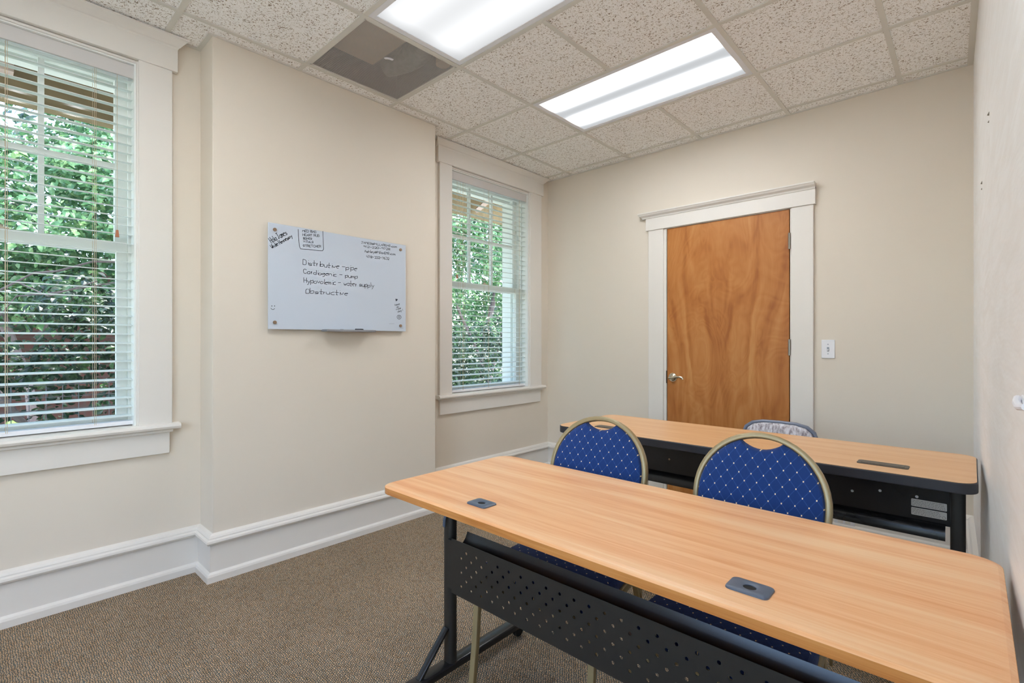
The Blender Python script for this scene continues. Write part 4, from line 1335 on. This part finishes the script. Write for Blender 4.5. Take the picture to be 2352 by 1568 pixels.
# ------------------------------------------------------------------ outside: porch eave, fence, planting
po = empty('porch_roof', (-4.37, 1.8, 2.66))
tag(po, 'olive painted porch beam and soffit seen through the tops of the windows', 'porch roof')
link('beam', B((-0.08, 0.07, -5.5, 7.5, 0.055, 0.361)), M_porch, po)
link('soffit', B((-0.3, 1.01, -5.5, 7.5, 0.36, 0.40)), M_porch, po)
for y in (0.12, 4.05):
    bm = bmesh.new()
    if y < 1:
        sweep(bm, [(0.12, y - 1.8, 0.355), (0.12, y - 1.8, 0.17)], rect(0.09, 0.09))
    else:
        sweep(bm, [(0.16, y - 1.8 - 0.1, 0.07), (0.22, y - 1.8 + 0.22, 0.355)], rect(0.05, 0.05))
    link('brace', bm, M_brace, po)
gr = link('ground', B((-14, 8, -14, 14, -0.75, -0.65)), M_ground); struct(gr)
bw = link('garden_wall', B((-8.75, -8.6, -1.0, 2.6, -0.65, 2.2)), M_brick)
tag(bw, 'red brick wall glimpsed behind the shrubs through the large left window', 'wall')

bm = bmesh.new()
for k in range(24):
    y = -0.9 + k * 0.075
    cyl(bm, (-4.12, y, -0.65), (-4.12, y, 0.95), 0.0022, 5)
for k in range(22):
    z = -0.62 + k * 0.075
    cyl(bm, (-4.122, -0.9, z), (-4.122, 0.85, z), 0.0022, 5)
fe = link('wire_fence', bm, M_wire)
tag(fe, 'thin square wire mesh fence low behind the ivy outside the left window', 'fence')

nrs = np.random.RandomState(3)
def foliage(centers, count, size, mat_, name, parent, spread=1.0, vine=False):
    """leaf blades scattered through ellipsoid clumps; each leaf is a folded, pointed blade"""
    c = np.array([x[:3] for x in centers]); r = np.array([x[3:6] for x in centers])
    wgt = (r[:, 0] * r[:, 1] * r[:, 2]) ** (2 / 3); wgt = wgt / wgt.sum()
    pick = nrs.choice(len(c), count, p=wgt)
    d = nrs.normal(size=(count, 3)); d /= np.linalg.norm(d, axis=1)[:, None]
    rad = 0.55 + 0.45 * nrs.rand(count) ** 0.6
    p = c[pick] + d * r[pick] * rad[:, None] + nrs.normal(size=(count, 3)) * 0.03
    # leaf frame: drooping, facing outwards and up
    nrm = d * 0.6 + np.array([0.45, -0.1, 0.75]) + nrs.normal(size=(count, 3)) * 0.45
    nrm /= np.linalg.norm(nrm, axis=1)[:, None]
    t = nrs.normal(size=(count, 3)) + np.array([0, 0, -0.5])
    t -= (t * nrm).sum(1)[:, None] * nrm; t /= np.linalg.norm(t, axis=1)[:, None]
    s = np.cross(nrm, t)
    ln = size * (0.65 + 0.7 * nrs.rand(count)); wd = ln * (0.28 if not vine else 0.42)
    fold = wd * 0.25
    def pt(a, b, h): return p + t * (ln * a)[:, None] + s * (wd * b)[:, None] + nrm * (h)[:, None]
    V = np.stack([pt(0, 0, fold * 0), pt(0.35, 1, fold), pt(0.35, 0, fold * 0), pt(0.35, -1, fold), pt(0.7, 0.7, fold * 0.6 - ln * 0.05), pt(0.7, 0, -ln * 0.05), pt(0.7, -0.7, fold * 0.6 - ln * 0.05), pt(1, 0, -ln * 0.14)], axis=1).reshape(-1, 3)
    base = np.array([[0, 1, 2, -1], [0, 2, 3, -1], [1, 4, 5, 2], [2, 5, 6, 3], [4, 7, 5, -1], [5, 7, 6, -1]])
    faces = []
    for i in range(count):
        o_ = i * 8
        for f in base:
            faces.append([o_ + q for q in f if q >= 0])
    me = bpy.data.meshes.new(name)
    me.from_pydata(V.tolist(), [], faces)
    me.materials.append(mat_)
    ob = bpy.data.objects.new(name, me); COL.objects.link(ob)
    if parent is not None: ob.parent = parent
    return ob

def plant(name, loc, clumps, count, size, mat_, label, cat, stems, vine=False, group=None):
    e = empty(name, loc); tag(e, label, cat, group)
    foliage(clumps, count, size, mat_, 'foliage', e, vine=vine)
    bm = bmesh.new()
    for path, r in stems:
        for a, b in zip(path[:-1], path[1:]):
            cyl(bm, a, b, r, 7, r * 0.8)
    link('branches', bm, M_bark, e)
    return e
G_ = 'plants outside the windows'
def rc(n, x, y, z, rr):
    out = []
    for _ in range(n):
        s = nrs.uniform(*rr)
        out.append((nrs.uniform(*x), nrs.uniform(*y), nrs.uniform(*z), s, s, s * 0.8))
    return out
GZ = -0.65
plant('leafy_tree', (-7.2, 0.2, GZ), rc(84, (-0.7, 0.7), (-2.6, 2.2), (2.1, 5.3), (0.28, 0.5)), 26000, 0.082, M_leafA,
      'bright leafy tree filling the upper panes of the large left window', 'tree', [([(0, 0.3, 0), (-0.1, 0.2, 1.4), (0.1, -0.2, 2.8), (0.2, -0.9, 4.0)], 0.05), ([(-0.1, 0.25, 1.9), (0.1, 0.8, 2.8), (0.2, 1.2, 3.8)], 0.025)], group=G_)
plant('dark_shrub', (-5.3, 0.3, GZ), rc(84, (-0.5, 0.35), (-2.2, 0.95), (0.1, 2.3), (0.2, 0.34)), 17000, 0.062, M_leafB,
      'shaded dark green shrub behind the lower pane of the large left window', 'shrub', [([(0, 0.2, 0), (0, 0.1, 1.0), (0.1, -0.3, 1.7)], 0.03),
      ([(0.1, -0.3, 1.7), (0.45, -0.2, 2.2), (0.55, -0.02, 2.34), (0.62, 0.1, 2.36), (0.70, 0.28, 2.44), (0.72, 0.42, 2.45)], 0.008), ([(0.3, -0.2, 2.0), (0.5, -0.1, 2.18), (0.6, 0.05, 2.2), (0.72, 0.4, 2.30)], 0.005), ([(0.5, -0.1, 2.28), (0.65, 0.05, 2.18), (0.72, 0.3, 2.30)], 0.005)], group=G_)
plant('ivy', (-4.5, 0.0, GZ), rc(12, (-0.1, 0.1), (-0.8, 0.45), (0.6, 1.25), (0.10, 0.18)), 900, 0.058, M_leafC,
      'light green ivy climbing low in the large left window', 'ivy', [([(0, 0, 0), (0, 0.1, 0.7), (0, 0.2, 1.3)], 0.006)], vine=True, group=G_)
plant('leafy_tree', (-7.2, 6.9, GZ), rc(100, (-0.7, 0.7), (-2.9, 3.4), (2.0, 5.3), (0.28, 0.5)), 29000, 0.082, M_leafA,
      'green tree filling the upper panes of the far window', 'tree', [([(0, 0, 0), (0, 0, 1.6), (0.1, 0.5, 3.6)], 0.06), ([(0, 0, 1.5), (0, -1.2, 3.4)], 0.03)], group=G_)
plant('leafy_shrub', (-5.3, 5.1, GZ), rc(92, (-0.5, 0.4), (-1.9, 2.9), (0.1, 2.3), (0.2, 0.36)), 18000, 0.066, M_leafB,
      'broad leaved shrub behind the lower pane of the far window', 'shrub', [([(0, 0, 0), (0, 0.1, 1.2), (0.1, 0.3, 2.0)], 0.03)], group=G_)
plant('leafy_hedge', (-10.2, 3.0, GZ), rc(190, (-0.4, 0.4), (-7.0, 11.0), (0.2, 5.2), (0.5, 0.8)), 24000, 0.17, M_leafB,
      'tall hedge closing the view far behind the trees and shrubs', 'hedge', [([(0, -4, 0), (0, 0, 0.3), (0, 3.5, 0.3), (0, 3.6, 2.5)], 0.06)], group=G_)
